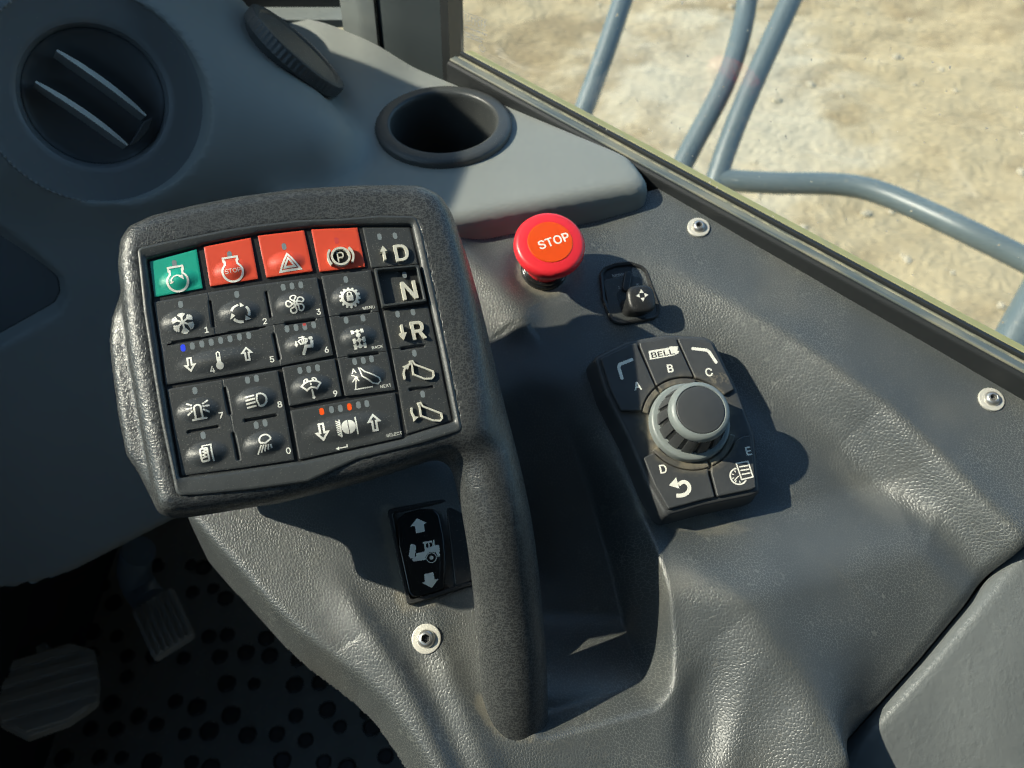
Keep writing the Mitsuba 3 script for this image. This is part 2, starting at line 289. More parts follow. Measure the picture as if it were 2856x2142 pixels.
# ---------------------------------------------------------------- outside: ground, stones, handrails
gz = -2.6
def axis(a, b, far, fine):
    return np.unique(np.r_[-np.geomspace(far, 0.5, 22) + a, np.arange(a, b, fine), b + np.geomspace(0.5, far, 22)])
gx, gy = axis(-0.5, 4.5, 60, 0.02), axis(1.2, 7.5, 60, 0.022)
GX, GY = np.meshgrid(gx, gy, indexing='ij'); g3 = np.stack([GX, GY, GX * 0], -1)
def ground_z(p):
    return gz + 0.16 * (meshkit.fbm(p * 0.8, 4, 3) - 0.5) + 0.07 * (meshkit.fbm(p * np.array([2.2, 4.5, 1]) + p[..., [1, 0, 2]] * 1.1, 4, 8) - 0.5)
GZ = ground_z(g3)
add('ground', tm(np.stack([GX, GY, GZ], -1).reshape(-1, 3), grid_faces(len(gx), len(gy))[:, ::-1]), GROUND, smooth=True, kind='structure', label='dusty beige dirt outside the side window', cat='ground')
st = []
ico = trimesh.creation.icosphere(subdivisions=1, radius=1.0)
for k in range(170):
    p = np.array([rng.uniform(0.2, 3.8), rng.uniform(2.0, 6.5), 0]); s = 0.006 + 0.028 * rng.random() ** 4
    v = ico.vertices * (1 + 0.5 * (rng.random((len(ico.vertices), 1)) - 0.5)) * [s, s * rng.uniform(0.7, 1.2), s * 0.7]
    p[2] = ground_z(p[None])[0] + 0.1 * s; st.append(tm(v + p, ico.faces))
add('stones', cat(st), STONE, smooth=40, kind='stuff', label='small pale stones and clods strewn over the dirt', cat='stones')
def bar(pts, R0=1.15):
    """Handrail centre line in the upright plane R0 metres to the right of the eye, from (along the cab, height) pairs."""
    return [tuple(R0 * WR + a * WH + np.array([0, 0, z])) for a, z in pts]
HB = [[(0.0, 0.0)]]
BARS = [(0.3043,1.7555,-0.5634),(0.2085,1.5543,-0.7322),(0.1729,1.4731,-0.8003),(0.1322,1.3887,-0.8712),(0.0966,1.3173,-0.9311),(0.0203,1.1647,-1.0591)], [(0.4368,1.7168,-0.5436),(0.4282,1.5924,-0.635),(0.4164,1.5007,-0.6988),(0.4123,1.4726,-0.7224),(0.3999,1.4256,-0.7488),(0.3747,1.3606,-0.7903),(0.3329,1.2959,-0.8446),(0.2927,1.2374,-0.8937),(0.2726,1.2036,-0.9221),(0.2364,1.1173,-0.9945)], [(0.5981,1.643,-0.5273),(0.4886,1.4607,-0.6802),(0.4236,1.3513,-0.772),(0.3649,1.242,-0.8638),(0.3403,1.1842,-0.9122)], [(0.3546,1.2067,-0.8933),(0.4647,1.1854,-0.8851),(0.5776,1.1554,-0.8711),(0.6356,1.1027,-0.8631),(0.7074,1.019,-0.8551),(0.779,0.9524,-0.8587),(0.8043,0.9129,-0.8527),(0.868,0.8295,-0.8444)]
hr = 0.0185
add('handrail', tube(smooth_path(BARS[0], 30), hr), PAINT, smooth=40, label='straight grey tube handrail outside the window, leftmost of the upright rails', cat='handrail')
add('handrail', tube(smooth_path(BARS[1], 60), hr), PAINT, smooth=40, label='upright grey tube handrail with a bend near its top, middle of the upright rails', cat='handrail')
k3 = add('handrail__upright_tube', tube(smooth_path(BARS[2], 30), hr), PAINT, smooth=40)
scene['handrail_002__upright_tube'] = scene.pop(k3)
add('handrail_002__level_tube', tube(smooth_path(BARS[3], 80), hr), PAINT, smooth=40)
tag('handrail_002', 'grey handrail whose upright tube meets a level tube bending down to the right', 'handrail')
PO = [(0.7295,0.852,-0.8516),(0.6806,0.7861,-0.9069)]
add('handrail_post', tube(smooth_path([np.array(PO[0]) + 1.5 * (np.array(PO[0]) - np.array(PO[1])), PO[0], PO[1], np.array(PO[1]) * 2 - np.array(PO[0])], 20), 0.026), PAINT, smooth=40, label='dark grey post outside the window at the right edge of the photo', cat='post')

# ---------------------------------------------------------------- window sill, glass, pillar
def extr(prof, a, b, bsdf, key, smooth=30, **kw):
    """Profile of (lateral, height) in mm, swept along the sill from a to b metres."""
    pr = np.asarray(prof, float) * 0.001; P = [WP + WD * s + pr[:, :1] * WR + pr[:, 1:] * [0, 0, 1] for s in np.linspace(a, b, 40)]
    return add(key, tm(np.vstack(P), grid_faces(40, len(pr))), bsdf, smooth=smooth, **kw)
tag('window_sill', 'long dusty grey rail along the bottom of the side window', 'window sill')
extr([(-4, -60), (-4, -4.0), (-3.2, -2.2), (-1.5, -1.2), (0.2, -1.2)], -0.115, 0.75, RUBBER, 'window_sill__rubber_strip', label='black rubber strip along the inner face of the sill')
extr([(0, -8), (0, -0.5), (0.5, 0.2), (1.2, 0), (7.0, -0.8), (8, -2.5), (12, -2.8), (12.5, -12)], -0.115, 0.75, RAIL, 'window_sill__rail')
extr([(12.4, -12), (12.4, -1.5), (13, -0.4), (15.5, -0.4), (16.2, -1.5), (16.2, -25)], -0.115, 0.75, RUBBER, 'window_sill__glass_seal')
extr([(17, -30), (17, -3), (18, -2), (27, -5), (31, -10), (32, -60)], -0.115, 1.2, YELLOW, 'cab_outer_panel', label='yellow outer body edge below the side window', cat='body panel')
gl = [WP + WD * a + WR * 0.0142 + np.array([0, 0, z]) for a, z in ((-0.115, -0.01), (0.9, -0.01), (0.9, 0.85), (-0.115, 0.85))]
add('window_pane', tm(gl, [[0, 1, 2], [0, 2, 3]]), 'mat_glass', label='clear side window with a small etched maker mark in its lower front corner', cat='window')
# etched mark (unreadable rows of fine marks)
MK = [(-0.0435,0.9664,-0.4945)][0]
def on_glass(px):
    return px
mk0 = np.array(MK); mk0 = mk0 * (((WP + WR * 0.0138) @ WR) / (mk0 @ WR)); em = []
def etched(x, z, w, h):
    c = mk0 + WH * x * 0.001 + np.array([0, 0, z * 0.001]); a, b = WH * w * 0.0005, np.array([0, 0, h * 0.0005])
    em.append(tm([c - a - b, c + a - b, c + a + b, c - a + b], [[0, 1, 2], [0, 2, 3]]))
r2 = np.random.default_rng(3)
for x in np.arange(-9, 9.5, 3.0):
    etched(x, 2, 0.5, 6); etched(x + 0.9, 2 + r2.uniform(-2.5, 2.5), 1.8, 0.6); etched(x + 0.9, 4.6, 1.4, 0.5)
etched(0, 6.2, 22, 0.4); etched(0, -2.2, 22, 0.4)
for row, n_ in ((-5.0, 13), (-9.5, 11), (-12.0, 10)):
    for k in range(n_): etched(-10 + k * 1.7, row, r2.uniform(0.5, 1.3), 1.5)
for k in range(12):
    a = k / 12 * 6.283; etched(6 + 2.6 * math.cos(a), -17 + 2.6 * math.sin(a), 0.8, 0.6)
add('window_pane__etched_mark', cat(em), GREYPRINT)
# dust on the pane
du = []
for k in range(420):
    a, z, q = r2.uniform(0.0, 0.75), r2.uniform(0.0, 0.45) ** 1.3 , 0.00025 + 0.0005 * r2.random() ** 3; c = WP + WD * a + WR * 0.0139 + np.array([0, 0, z]); e1, e2 = WH * q, np.array([0, 0, q * r2.uniform(0.6, 1.6)])
    du.append(tm([c - e1 - e2, c + e1 - e2 * 0.6, c + e1 * 0.7 + e2, c - e1 + e2 * 0.8], [[0, 1, 2], [0, 2, 3]]))
add('window_pane__dust_specks', cat(du), WASHER, kind='stuff')
# corner pillar between windscreen and side window
pb = np.array([(-0.1428,0.6759,-0.353),(-0.14,0.6805,-0.353),(-0.126,0.6698,-0.353),(-0.1198,0.6653,-0.353),(-0.11,0.6623,-0.353),(-0.1021,0.6578,-0.353),(-0.0845,0.6505,-0.353),(-0.0653,0.6418,-0.353),(-0.0558,0.6375,-0.353),(-0.0493,0.6318,-0.353)])
lean = np.array([0.02, 0.03, 1.0])
def wall_strip(pts, bsdf, key, z0=-0.06, z1=1.0, **kw):
    a = np.asarray(pts); v = np.vstack([a + lean * z0, a + lean * z1]); return add(key, tm(v, grid_faces(2, len(a))), bsdf, **kw)
wall_strip(pb[[1, 2]], PILLAR, 'window_pillar__trim_strip')
wall_strip(np.vstack([pb[2:5], pb[4] + [0, 0.012, 0]]), PILLAR, 'window_pillar__edge_bead', smooth=60)
wall_strip(np.vstack([pb[4] + [0, 0.010, 0], pb[5:9]]), PCOVER, 'window_pillar__cover', smooth=50)
wall_strip(np.vstack([pb[8], pb[9], pb[9] + [0.01, 0.03, 0]]), RUBBER, 'window_pillar__seal')
tag('window_pillar', 'dark upright corner pillar with a pale trim strip behind the dashboard', 'pillar')

# ---------------------------------------------------------------- cab shell round the eye (mostly outside the frame)
VF, VR = -WH, WR
def vp(f, r, z): return VF * f + VR * r + np.array([0, 0, z])
def quad(a, b, c, d): return tm([a, b, c, d], [[0, 1, 2], [0, 2, 3]])
def box(f0, f1, r0, r1, z0, z1):
    m = trimesh.creation.box(extents=(1, 1, 1)); v = m.vertices + 0.5
    return tm(np.array([vp(f0 + (f1 - f0) * a, r0 + (r1 - r0) * b, z0 + (z1 - z0) * c) for a, b, c in v]), m.faces)
add('cab_roof', box(-0.75, 0.42, -1.15, 0.62, 0.62, 0.67), HEAD, label='grey lining of the cab roof', cat='roof')
add('cab_rear_wall', box(-0.80, -0.75, -1.15, 0.62, -1.05, 0.65), HEAD, label='grey rear wall of the cab', cat='wall')
add('cab_door', box(-0.75, 0.9, -1.15, -1.10, -1.05, 0.18), HEAD, label='grey lower part of the cab door', cat='door')
add('cab_front_wall', box(0.86, 0.92, -1.15, 0.40, -1.05, -0.36), DARK, label='dark front wall of the footwell', cat='wall')
add('cab_side_wall', box(-0.75, 0.95, 0.535, 0.56, -1.05, -0.47), DARK, label='dark side wall under the window', cat='wall')
def soft_box(e, c, r):
    q = np.array([[x, y, z] for x in (-1, 1) for y in (-1, 1) for z in (-1, 1)]) * (np.array(e) / 2 - r); ball = trimesh.creation.icosphere(subdivisions=2, radius=r).vertices
    m = trimesh.convex.convex_hull(np.vstack([ball + k for k in q])); v = m.vertices + c
    return tm(np.array([vp(*k) for k in v]), m.faces)
add('driver_seat__cushion', soft_box((0.52, 0.52, 0.16), (-0.28, -0.42, -0.52), 0.05), SEAT, smooth=40)
add('driver_seat__backrest', soft_box((0.16, 0.50, 0.75), (-0.60, -0.42, -0.10), 0.06), SEAT, smooth=40)
tag('driver_seat', 'dark driver seat left of the console, behind the photographer', 'seat')
add('footwell_floor', quad(vp(-0.75, -1.15, -1.0), vp(-0.75, 0.55, -1.0), vp(0.95, 0.55, -1.0), vp(0.95, -1.15, -1.0)), MATC, kind='structure', label='dark footwell floor', cat='floor')

# ---------------------------------------------------------------- dashboard: top, air vent hood, lower fascia (one sculpted solid)
V0, VN = V.o, V.n
LIP = np.array([(0.0913,0.4748,-0.353),(0.0256,0.4529,-0.353),(-0.0378,0.4386,-0.353)]); LD = norm(LIP[2] - LIP[0])[:2]; LN = np.array([LD[1], -LD[0]]); LN = LN if LN @ [0.3, -0.9] > 0 else -LN
TIP = np.array([(0.0858,0.5032,-0.353),(0.0976,0.4697,-0.353)])[:, :2]; TIPN = norm(TIP[1] - TIP[0]); TIPN = np.array([-TIPN[1], TIPN[0]]); TIPN = TIPN if TIPN[0] > 0 else -TIPN
SC0 = V0 - VN * 0.115; TOE = np.array([-0.1455, 0.503, -0.350])
def round_cone(p, a, b, ra, rb):
    ba = b - a; l2 = ba @ ba; rr = ra - rb; a2 = l2 - rr * rr; il2 = 1 / l2
    pa = p - a; y = pa @ ba; z = y - l2; x2 = ((pa * l2 - np.outer(y, ba)) ** 2).sum(1); y2 = y * y * l2; z2 = z * z * l2
    k = np.sign(rr) * rr * rr * x2
    d = (np.sqrt(x2 * a2 * il2) + y * rr) * il2 - ra
    c1 = np.sign(z) * a2 * z2 > k; c2 = np.sign(y) * a2 * y2 < k
    d = np.where(c1, np.sqrt(x2 + z2) * il2 - rb, np.where(c2, np.sqrt(x2 + y2) * il2 - ra, d)); return d
CUP = np.array([(-0.0494,0.5382,-0.35)][0])
WIN = rnd(sg.Polygon([(-98.57,-3.52),(-63.0,-22.45),(-32.64,-57.1),(-32.68,-70.49),(-39.48,-80.97),(-79.23,-101.25),(-125.2,-119.71)]), 6)
win_sdf = poly_sdf(WIN, (-160, -130), (80, 130))
LOWE = np.array([(-125.5,-326.0),(25.9,-255.51)]); 
def dash_sdf(p):
    top = p[:, 2] - DZ
    lip = (p[:, :2] - LIP[1][:2]) @ LN
    left = -(p[:, 0] + 0.165)
    tip = (p[:, :2] - TIP[0]) @ TIPN
    body = smax(smax(smax(lip, tip, 0.014), top, 0.012), left, 0.03)
    q = FA.l(p) * 0.001; e = LOWE[1] - LOWE[0]; en = norm([e[1], -e[0]])
    fas = smax(smax(q[:, 2] + 0.013 * sstep(-5.0, 6.0, -win_sdf(q[:, :2] * 1000)), top, 0.05), (q[:, :2] - LOWE[0] * 0.001) @ en, 0.012)
    fas = smax(fas, p[:, 0] + 0.10, 0.03)
    d = smin(body, fas, 0.03)
    hood = round_cone(p, SC0, TOE, 0.135, 0.036)
    d = smin(d, hood, 0.02)
    r = p - V0; h = r @ VN; rad = np.sqrt(np.maximum((r * r).sum(1) - h * h, 0))
    d = smax(d, -np.maximum(rad - 0.0665, -0.001 - h), 0.003)
    d = smax(d, -np.maximum(rad - 0.047, -0.06 - h), 0.001)
    rc = np.hypot(p[:, 0] - CUP[0], p[:, 1] - CUP[1]); d = np.maximum(d, -np.maximum(rc - 0.0425, -0.44 - p[:, 2]))
    return np.maximum(d, -0.62 - p[:, 2])
dash = surface_net(dash_sdf, (-0.56, 0.26, -0.66), (0.20, 0.84, -0.17), 0.0036)
dash = dash.slice_plane(WP - WR * 0.0045, -WR)
far = np.array([(-0.1409,0.682,-0.353),(-0.0492,0.6304,-0.353)]); fn_ = norm(np.cross(far[1] - far[0], [0, 0, 1])); fn_ = fn_ if fn_[1] > 0 else -fn_
add('dashboard', tm(dash.vertices, dash.faces), DASH, smooth=True, label='grey moulded dashboard with a round air vent hood and a cup holder', cat='dashboard')
add('dashboard__cup_holder', place(move(lathe([(37.3, -70), (37.6, -2), (38.0, 1.2), (39.0, 2.6), (40.5, 3.0), (45.5, 2.6), (48.4, 1.4), (49.3, 0), (49.4, -4)], 96)), Frame(CUP, [1, 0, 0], [0, 1, 0], [0, 0, 1])), BEZEL, smooth=50, label='dark round cup holder with a raised ring')
add('dashboard__cup_holder__cup_bottom', place(lathe([(0.01, -69), (38, -69)], 48), Frame(CUP, [1, 0, 0], [0, 1, 0], [0, 0, 1])), BLACK)
# air vent

add('dashboard__recess_panel', place(slab(WIN.buffer(-4), -13.5, -11.0, 0.8, 0), FA), BARREL, smooth=40, label='dark recessed panel at the left edge of the photo')
tilt = math.radians(-40)
add('dashboard__air_vent', place(lathe([(69.3, -3), (69.0, 3.0), (68.2, 3.8), (67.0, 3.8), (63, 2.2), (50, 0.4), (47.6, 0.0), (45.5, -1.2), (44.5, -4.0), (43.8, -8), (43.5, -24)], 128), V), VENT, smooth=40, label='black round air vent with two blades')
sti = []
for k in range(112):
    a = k / 112 * 2 * math.pi; sti.append(move(trimesh.creation.icosphere(subdivisions=1, radius=1.15), 68.0 * math.cos(a), 68.0 * math.sin(a), 3.9))
add('dashboard__air_vent__beaded_edge', place(cat(sti), V), BLADE, smooth=True, kind='stuff')
ang = np.linspace(0, math.pi / 2, 12)
add('dashboard__air_vent__barrel', place(lathe([(0.01, -21)] + [(43.4 * math.sin(a), -21 + 5.0 * (1 - math.cos(a))) for a in ang[1:]], 64), V), BARREL, smooth=40)
VB = [[(-18.12,28.59),(29.78,-11.93)], [(-33.2,9.6),(15.72,-30.89)]]
for a, b in VB:
    a, b = np.array(a), np.array(b); e = b - a; L = np.linalg.norm(e); e /= L; nn = np.array([-e[1], e[0]])
    s = np.linspace(-1, 1, 24); th = 1.7; rows = []
    for off, dz in ((-th, -18), (-th, 0), (th, 0), (th, -18)):
        rows.append(np.c_[(a + b) / 2 + np.outer(s * L / 2, e) + nn * (off + 0 * s)[:, None] * np.sqrt(np.maximum(1 - s ** 2 * 0.85, 0.1))[:, None] + nn * (1.8 * (1 - s ** 2) - (4.8 if dz < -9 else 0))[:, None], dz - 3.0 + 2.0 * (1 - s ** 2) + 0 * s])
    m = tm(np.vstack(rows), np.vstack([grid_faces(4, 24)]))
    kb_ = add('dashboard__air_vent__blade', place(m, V), BLADE, smooth=30)
    add(kb_ + '__front_edge', place(tm(np.vstack(rows[1:3]) + [0, 0, 0.25], grid_faces(2, 24)), V), EDGE)
tb = rnd(sg.Polygon([(28.16,-15.49),(34.36,-12.57),(30.37,-20.93),(22.96,-28.64),(13.67,-33.26),(18.26,-29.14)]), 0.6)
add('dashboard__air_vent__thumb_tab', place(slab(tb, -14, -0.5, 0.5, 0), V), BEZEL, smooth=40)
# side demister vent on the hood
DV = np.array([(-0.1551,0.5683,-0.3129)][0]); DN = norm(0.70 * np.array([1, 0, 0]) + 0.66 * np.array([0, math.sin(PITCH), math.cos(PITCH)]) - 0.28 * np.array(FWD))
DF = frame(DV + DN * 0.004, DN, [0, 0, 1]); N_ = 480; aa = np.arange(N_) / N_ * 2 * math.pi; rib = 0.22 * np.sin(aa * 60)
rings = [np.c_[np.cos(aa) * (40 - q + rib * g), np.sin(aa) * (40 - q + rib * g), np.full(N_, z)] for q, z, g in ((8, -16, 0), (2, -7, 0), (0.3, -6, 0), (0, -5, 1), (0, 2, 1), (0.5, 3, 0), (2, 3.6, 0), (6, 3.6, 0), (7.5, 2.4, 0))]
add('dashboard__side_vent', place(loft(rings), DF), BEZEL, smooth=30, label='small round side vent with a ribbed rim seen edge on')
# beyond the dashboard: windscreen foot
wl_ = [(0.690, -0.356), (0.690, -0.3495), (0.693, -0.348), (0.707, -0.347), (0.709, -0.30), (0.74, 0.10)]
add('windscreen_ledge__sill', tm(np.array([[x, y, z] for y, z in wl_[:4] for x in (-0.9, -0.139)]), grid_faces(4, 2)), PILLAR, smooth=40)
add('windscreen_ledge__upstand', tm(np.array([[x, y, z] for y, z in wl_[3:] for x in (-0.9, -0.139)]), grid_faces(3, 2)), DARK)
tag('windscreen_ledge', 'pale ledge with a dark upstand at the foot of the windscreen behind the dashboard', 'windscreen ledge')
# steering column binnacle left of the frame
bq = sg.Polygon([(0.02, -1.0), (0.62, -1.0), (0.66, -0.30), (0.62, -0.02), (0.56, 0.06), (0.50, 0.085), (0.42, 0.07), (0.36, 0.02), (0.335, -0.08), (0.325, -0.22), (0.20, -0.30), (0.02, -0.42)])
bn = trimesh.creation.extrude_polygon(rnd(bq, 0.02), 0.10, engine='earcut')
add('instrument_binnacle', tm(np.c_[-0.52 - bn.vertices[:, 2], bn.vertices[:, 0], bn.vertices[:, 1]], bn.faces[:, ::-1]), DARK, label='dark instrument binnacle left of the air vent', cat='binnacle')

# ---------------------------------------------------------------- side console: one sculpted leather-grained moulding (height over its own plane, mm)
u0, u1, v0, v1, h = -320, 420, -420, 40, 1.5
UU, VV = np.meshgrid(np.arange(u0, u1 + h, h), np.arange(v0, v1 + h, h), indexing='ij'); UV = np.c_[UU.ravel(), VV.ravel()]
Wz = np.zeros(len(UV))
# shelf along the window and its crest
crest = [(18.62,-2.38),(49.62,-24.42)] + [(87.99,-52.98)] + [(148.95,-100.45)] + [(199.43,-146.28)] + [(224.43,-177.88)] + [(245.66,-209.23)] + [(266.66,-237.84)] + [(290.31,-271.45)]
_, sd, fr = line_dist(UV, crest); sd = sd if sd[np.argmin(np.hypot(*(UV - [286, -132]).T))] > 0 else -sd
grow = sstep(0.08, 0.45, fr)
shelf = -1 + 32.6 * ((UV[:, 0] - 79) * 0.793 - (UV[:, 1] - 16) * 0.609) / 261
Wz += shelf * (0.72 * sstep(-30, 4, sd) + 0.28 * sstep(-70, 0, sd)) + (3.0 * np.exp(-(np.minimum(sd - 1, 0) / 9.0) ** 2) * np.exp(-(np.maximum(sd - 1, 0) / 14.0) ** 2) - 3 * np.exp(-((sd + 40) / 15.0) ** 2)) * grow
# palm rest hump below the controller: ridge, left flank, right slope to the seam
ridge = [(43.38,-215.43)] + [(66.46,-227.21)] + [(88.66,-246.19),(108.93,-267.28),(122.47,-291.63),(135.85,-313.08),(147.23,-336.77),(158.89,-364.23)]
_, sr, fr2 = line_dist(UV, ridge); sr = sr if sr[np.argmin(np.hypot(*(UV - [(189.92,-274.75)][0]).T))] > 0 else -sr
padlow = [(34.64,-214.53),(64.7,-226.57),(98.47,-224.8),(139.11,-215.95),(175.02,-205.55),(208.12,-199.32),(231.06,-203.31),(248.66,-220.21),(270.68,-242.29),(300.73,-277.13)]
_, sp, _ = line_dist(UV, padlow); sp = sp if sp[np.argmin(np.hypot(*(UV - [(161.87,-274.88)][0]).T))] > 0 else -sp
inside = sstep(-6, 26, sp)
seam = [(342.05,-164.72)] + [(302.66,-200.69)] + [(270.81,-230.78)] + [(240.68,-263.63)] + [(211.61,-295.68)] + [(183.44,-324.35)] + [(156.75,-351.43)] + [(129.27,-379.3)]
SEAMH = np.array([32, 30, 26, 18, 8, -2, -10, -18.0]); sc_ = np.r_[0, np.cumsum(np.linalg.norm(np.diff(seam, axis=0), axis=1))]; sc_ /= sc_[-1]
_, ss, fs_ = line_dist(UV, seam); ss = ss if ss[np.argmin(np.hypot(*(UV - [(132.59,-287.96)][0]).T))] > 0 else -ss
Hs = np.interp(fs_, sc_, SEAMH)
inside = sstep(-14, 42, sp)
tq = np.clip(np.maximum(sr, 0) / np.maximum(np.maximum(sr, 0) + np.maximum(ss, 0), 1e-6), 0, 1); tq = tq * tq * (3 - 2 * tq)
mound = np.where(sr < 0, 22 * np.exp(-(np.abs(sr) / 33) ** 1.8), 22 * (1 - tq) + (Hs - 1.5) * tq + 3.0 * np.sin(math.pi * tq))
Wz = Wz * (1 - inside) + mound * inside
# finger dents at the near end
for (dx, dy), a, b, rot, dep in (([(80.41,-327.73)][0], 14, 34, 12, 6), ([(111.44,-335.02)][0], 14, 34, 15, 1.5)):
    q = UV - [dx, dy]; c_, s_ = math.cos(math.radians(rot)), math.sin(math.radians(rot)); q = np.c_[q[:, 0] * c_ - q[:, 1] * s_, q[:, 0] * s_ + q[:, 1] * c_]
    Wz -= dep * np.exp(-((q[:, 0] / a) ** 2 + (q[:, 1] / b) ** 2) ** 1.5)
# open pocket between grip and controller
pocket = sg.Polygon([(-57.49,-151.66),(-25.89,-120.23),(-8.11,-111.87),(10.82,-128.65),(28.97,-158.81),(42.39,-196.68),(52.02,-230.19),(57.58,-259.73),(60.77,-288.18),(60.6,-308.21),(52.64,-317.52),(30.89,-322.82),(-8.15,-332.27),(-23.48,-327.49),(-32.58,-288.47),(-39.58,-236.6),(-51.31,-180.99)]).buffer(-4).buffer(8).buffer(-4)
pd_ = poly_sdf(pocket, (u0 - 5, v0 - 5), (u1 + 5, v1 + 5))(UV)
along = sstep(0, 1, np.clip(([(0.72,-116.37)][0][1] - UV[:, 1]) / 130, 0, 1))
floor_ = -58 * along * (1 - 0.72 * sstep(-262, -318, UV[:, 1]))
Wz = Wz * sstep(-10, 6, pd_) + floor_ * sstep(5.5, -11 - 10 * (1 - along), pd_) + 0.5 * np.exp(-((pd_ - 4) / 6) ** 2) * along
# swell round the stop button, flow towards the near left bolt, soft ridges at the near end
de = np.hypot(UV[:, 0] - EST[0], UV[:, 1] - EST[1]); Wz += -2.2 * np.exp(-((de - 17) / 6) ** 2) + 0.8 * np.exp(-((de - 28) / 10) ** 2)
for line, amp, wl, wr in (([(-108.13,-278.97),(-93.06,-298.62),(-79.51,-320.18),(-66.19,-345.74),(-53.26,-372.65)], 5.5, 7, 13), ([(-65.11,-293.61),(-58.27,-310.67),(-51.58,-327.36),(-38.67,-355.14)], 3.0, 8, 9), ([(-73.97,-19.92),(-59.05,-41.9),(-38.11,-63.17),(-21.51,-84.12)], 6.0, 12, 16)):
    _, s1, f1 = line_dist(UV, line); s1 = -s1
    Wz += amp * np.where(s1 < 0, np.exp(-(s1 / wl) ** 2), np.exp(-(s1 / wr) ** 2)) * sstep(-0.35, 0.15, f1 + 0 * s1) * np.where((f1 <= 0) | (f1 >= 1), np.exp(-(np.hypot(*(UV - np.where((f1 <= 0)[:, None], line[0], line[-1])).T) / 25) ** 2), 1) * sstep(-2, 8, pd_)
# outer edges roll down: footwell side, seam side
edge = [(-220.35,-28.18),(-224.71,-113.2),(-225.37,-184.14),(-217.23,-216.59),(-196.47,-236.9),(-178.5,-254.2),(-161.99,-270.16),(-146.78,-282.88),(-126.61,-296.63),(-111.96,-307.06),(-97.33,-320.23),(-84.03,-336.7),(-72.22,-352.84),(-55.5,-379.73)]
_, se, _ = line_dist(UV, edge); se = se if se[np.argmin(np.hypot(*(UV - [-50, -250]).T))] > 0 else -se
def roll(s, r, depth): return -np.where(s < r, np.where(s > 0, r - np.sqrt(np.maximum(r * r - (r - np.clip(s, 0, r)) ** 2, 0)), r - s * 6), 0).clip(0, depth)
Wz += roll(se, 7, 130) + roll(ss - 1.0, 10, 60)
Wz += 0.5 * (meshkit.fbm(np.c_[UV * 0.03, 0 * UV[:, 0]], 3, 5) - 0.5)
con = tm(C.w(np.c_[UV, Wz]), grid_faces(*UU.shape))
con = tm(con.vertices, con.faces[(Wz[con.faces] > -118).all(1)]); con.remove_unreferenced_vertices()
con = con.slice_plane(WP - WR * 0.0042, -WR).slice_plane(LIP[1] - np.r_[LN, 0] * 0.012, np.r_[LN, 0])
console_h = lambda u, v: Wz[(np.clip(np.round((np.asarray(u) - u0) / h), 0, UU.shape[0] - 1) * UU.shape[1] + np.clip(np.round((np.asarray(v) - v0) / h), 0, UU.shape[1] - 1)).astype(int)]
add('side_console', tm(con.vertices, con.faces[:, ::-1]), LEATHER, smooth=True, label='dark leather grained side console carrying the controls, with a deep pocket', cat='console')
# trim panel beyond the seam
pu, pv = np.meshgrid(np.arange(0, 260, 3.0), np.arange(-260, 260, 4.0), indexing='ij')
s0, s1 = np.array(seam[0]), np.array(seam[-1]); se_ = norm(s0 - s1); sn = np.array([se_[1], -se_[0]])
sq_ = np.asarray(seam); pf_ = (pv.ravel() - pv.min()) / np.ptp(pv); tp = np.c_[np.interp(pf_, 1 - sc_[::-1], sq_[::-1, 0]), np.interp(pf_, 1 - sc_[::-1], sq_[::-1, 1])] + (pu.reshape(-1, 1) + 0.2) * sn
_, tsd, _ = line_dist(tp, seam); tsd = np.abs(tsd)
bulge = [(327.43,-212.77),(273.57,-269.01),(243.54,-305.61),(240.08,-337.88),(262.09,-375.89)]; _, tb_, _ = line_dist(tp, bulge); tb_ = tb_ if tb_[np.argmin(np.hypot(*(tp - [(265.31,-337.97)][0]).T))] > 0 else -tb_
tw = np.interp(1 - pf_, sc_, SEAMH) - 3 + roll(pu.ravel(), 8, 60) + 4 * sstep(-28, 12, tb_) - 0.06 * pu.ravel()
add('trim_panel', tm(C.w(np.c_[tp, tw]), grid_faces(*pu.shape)[:, ::-1]), TRIM, smooth=True, label='smooth blue grey trim panel in the bottom right corner of the photo', cat='trim panel')

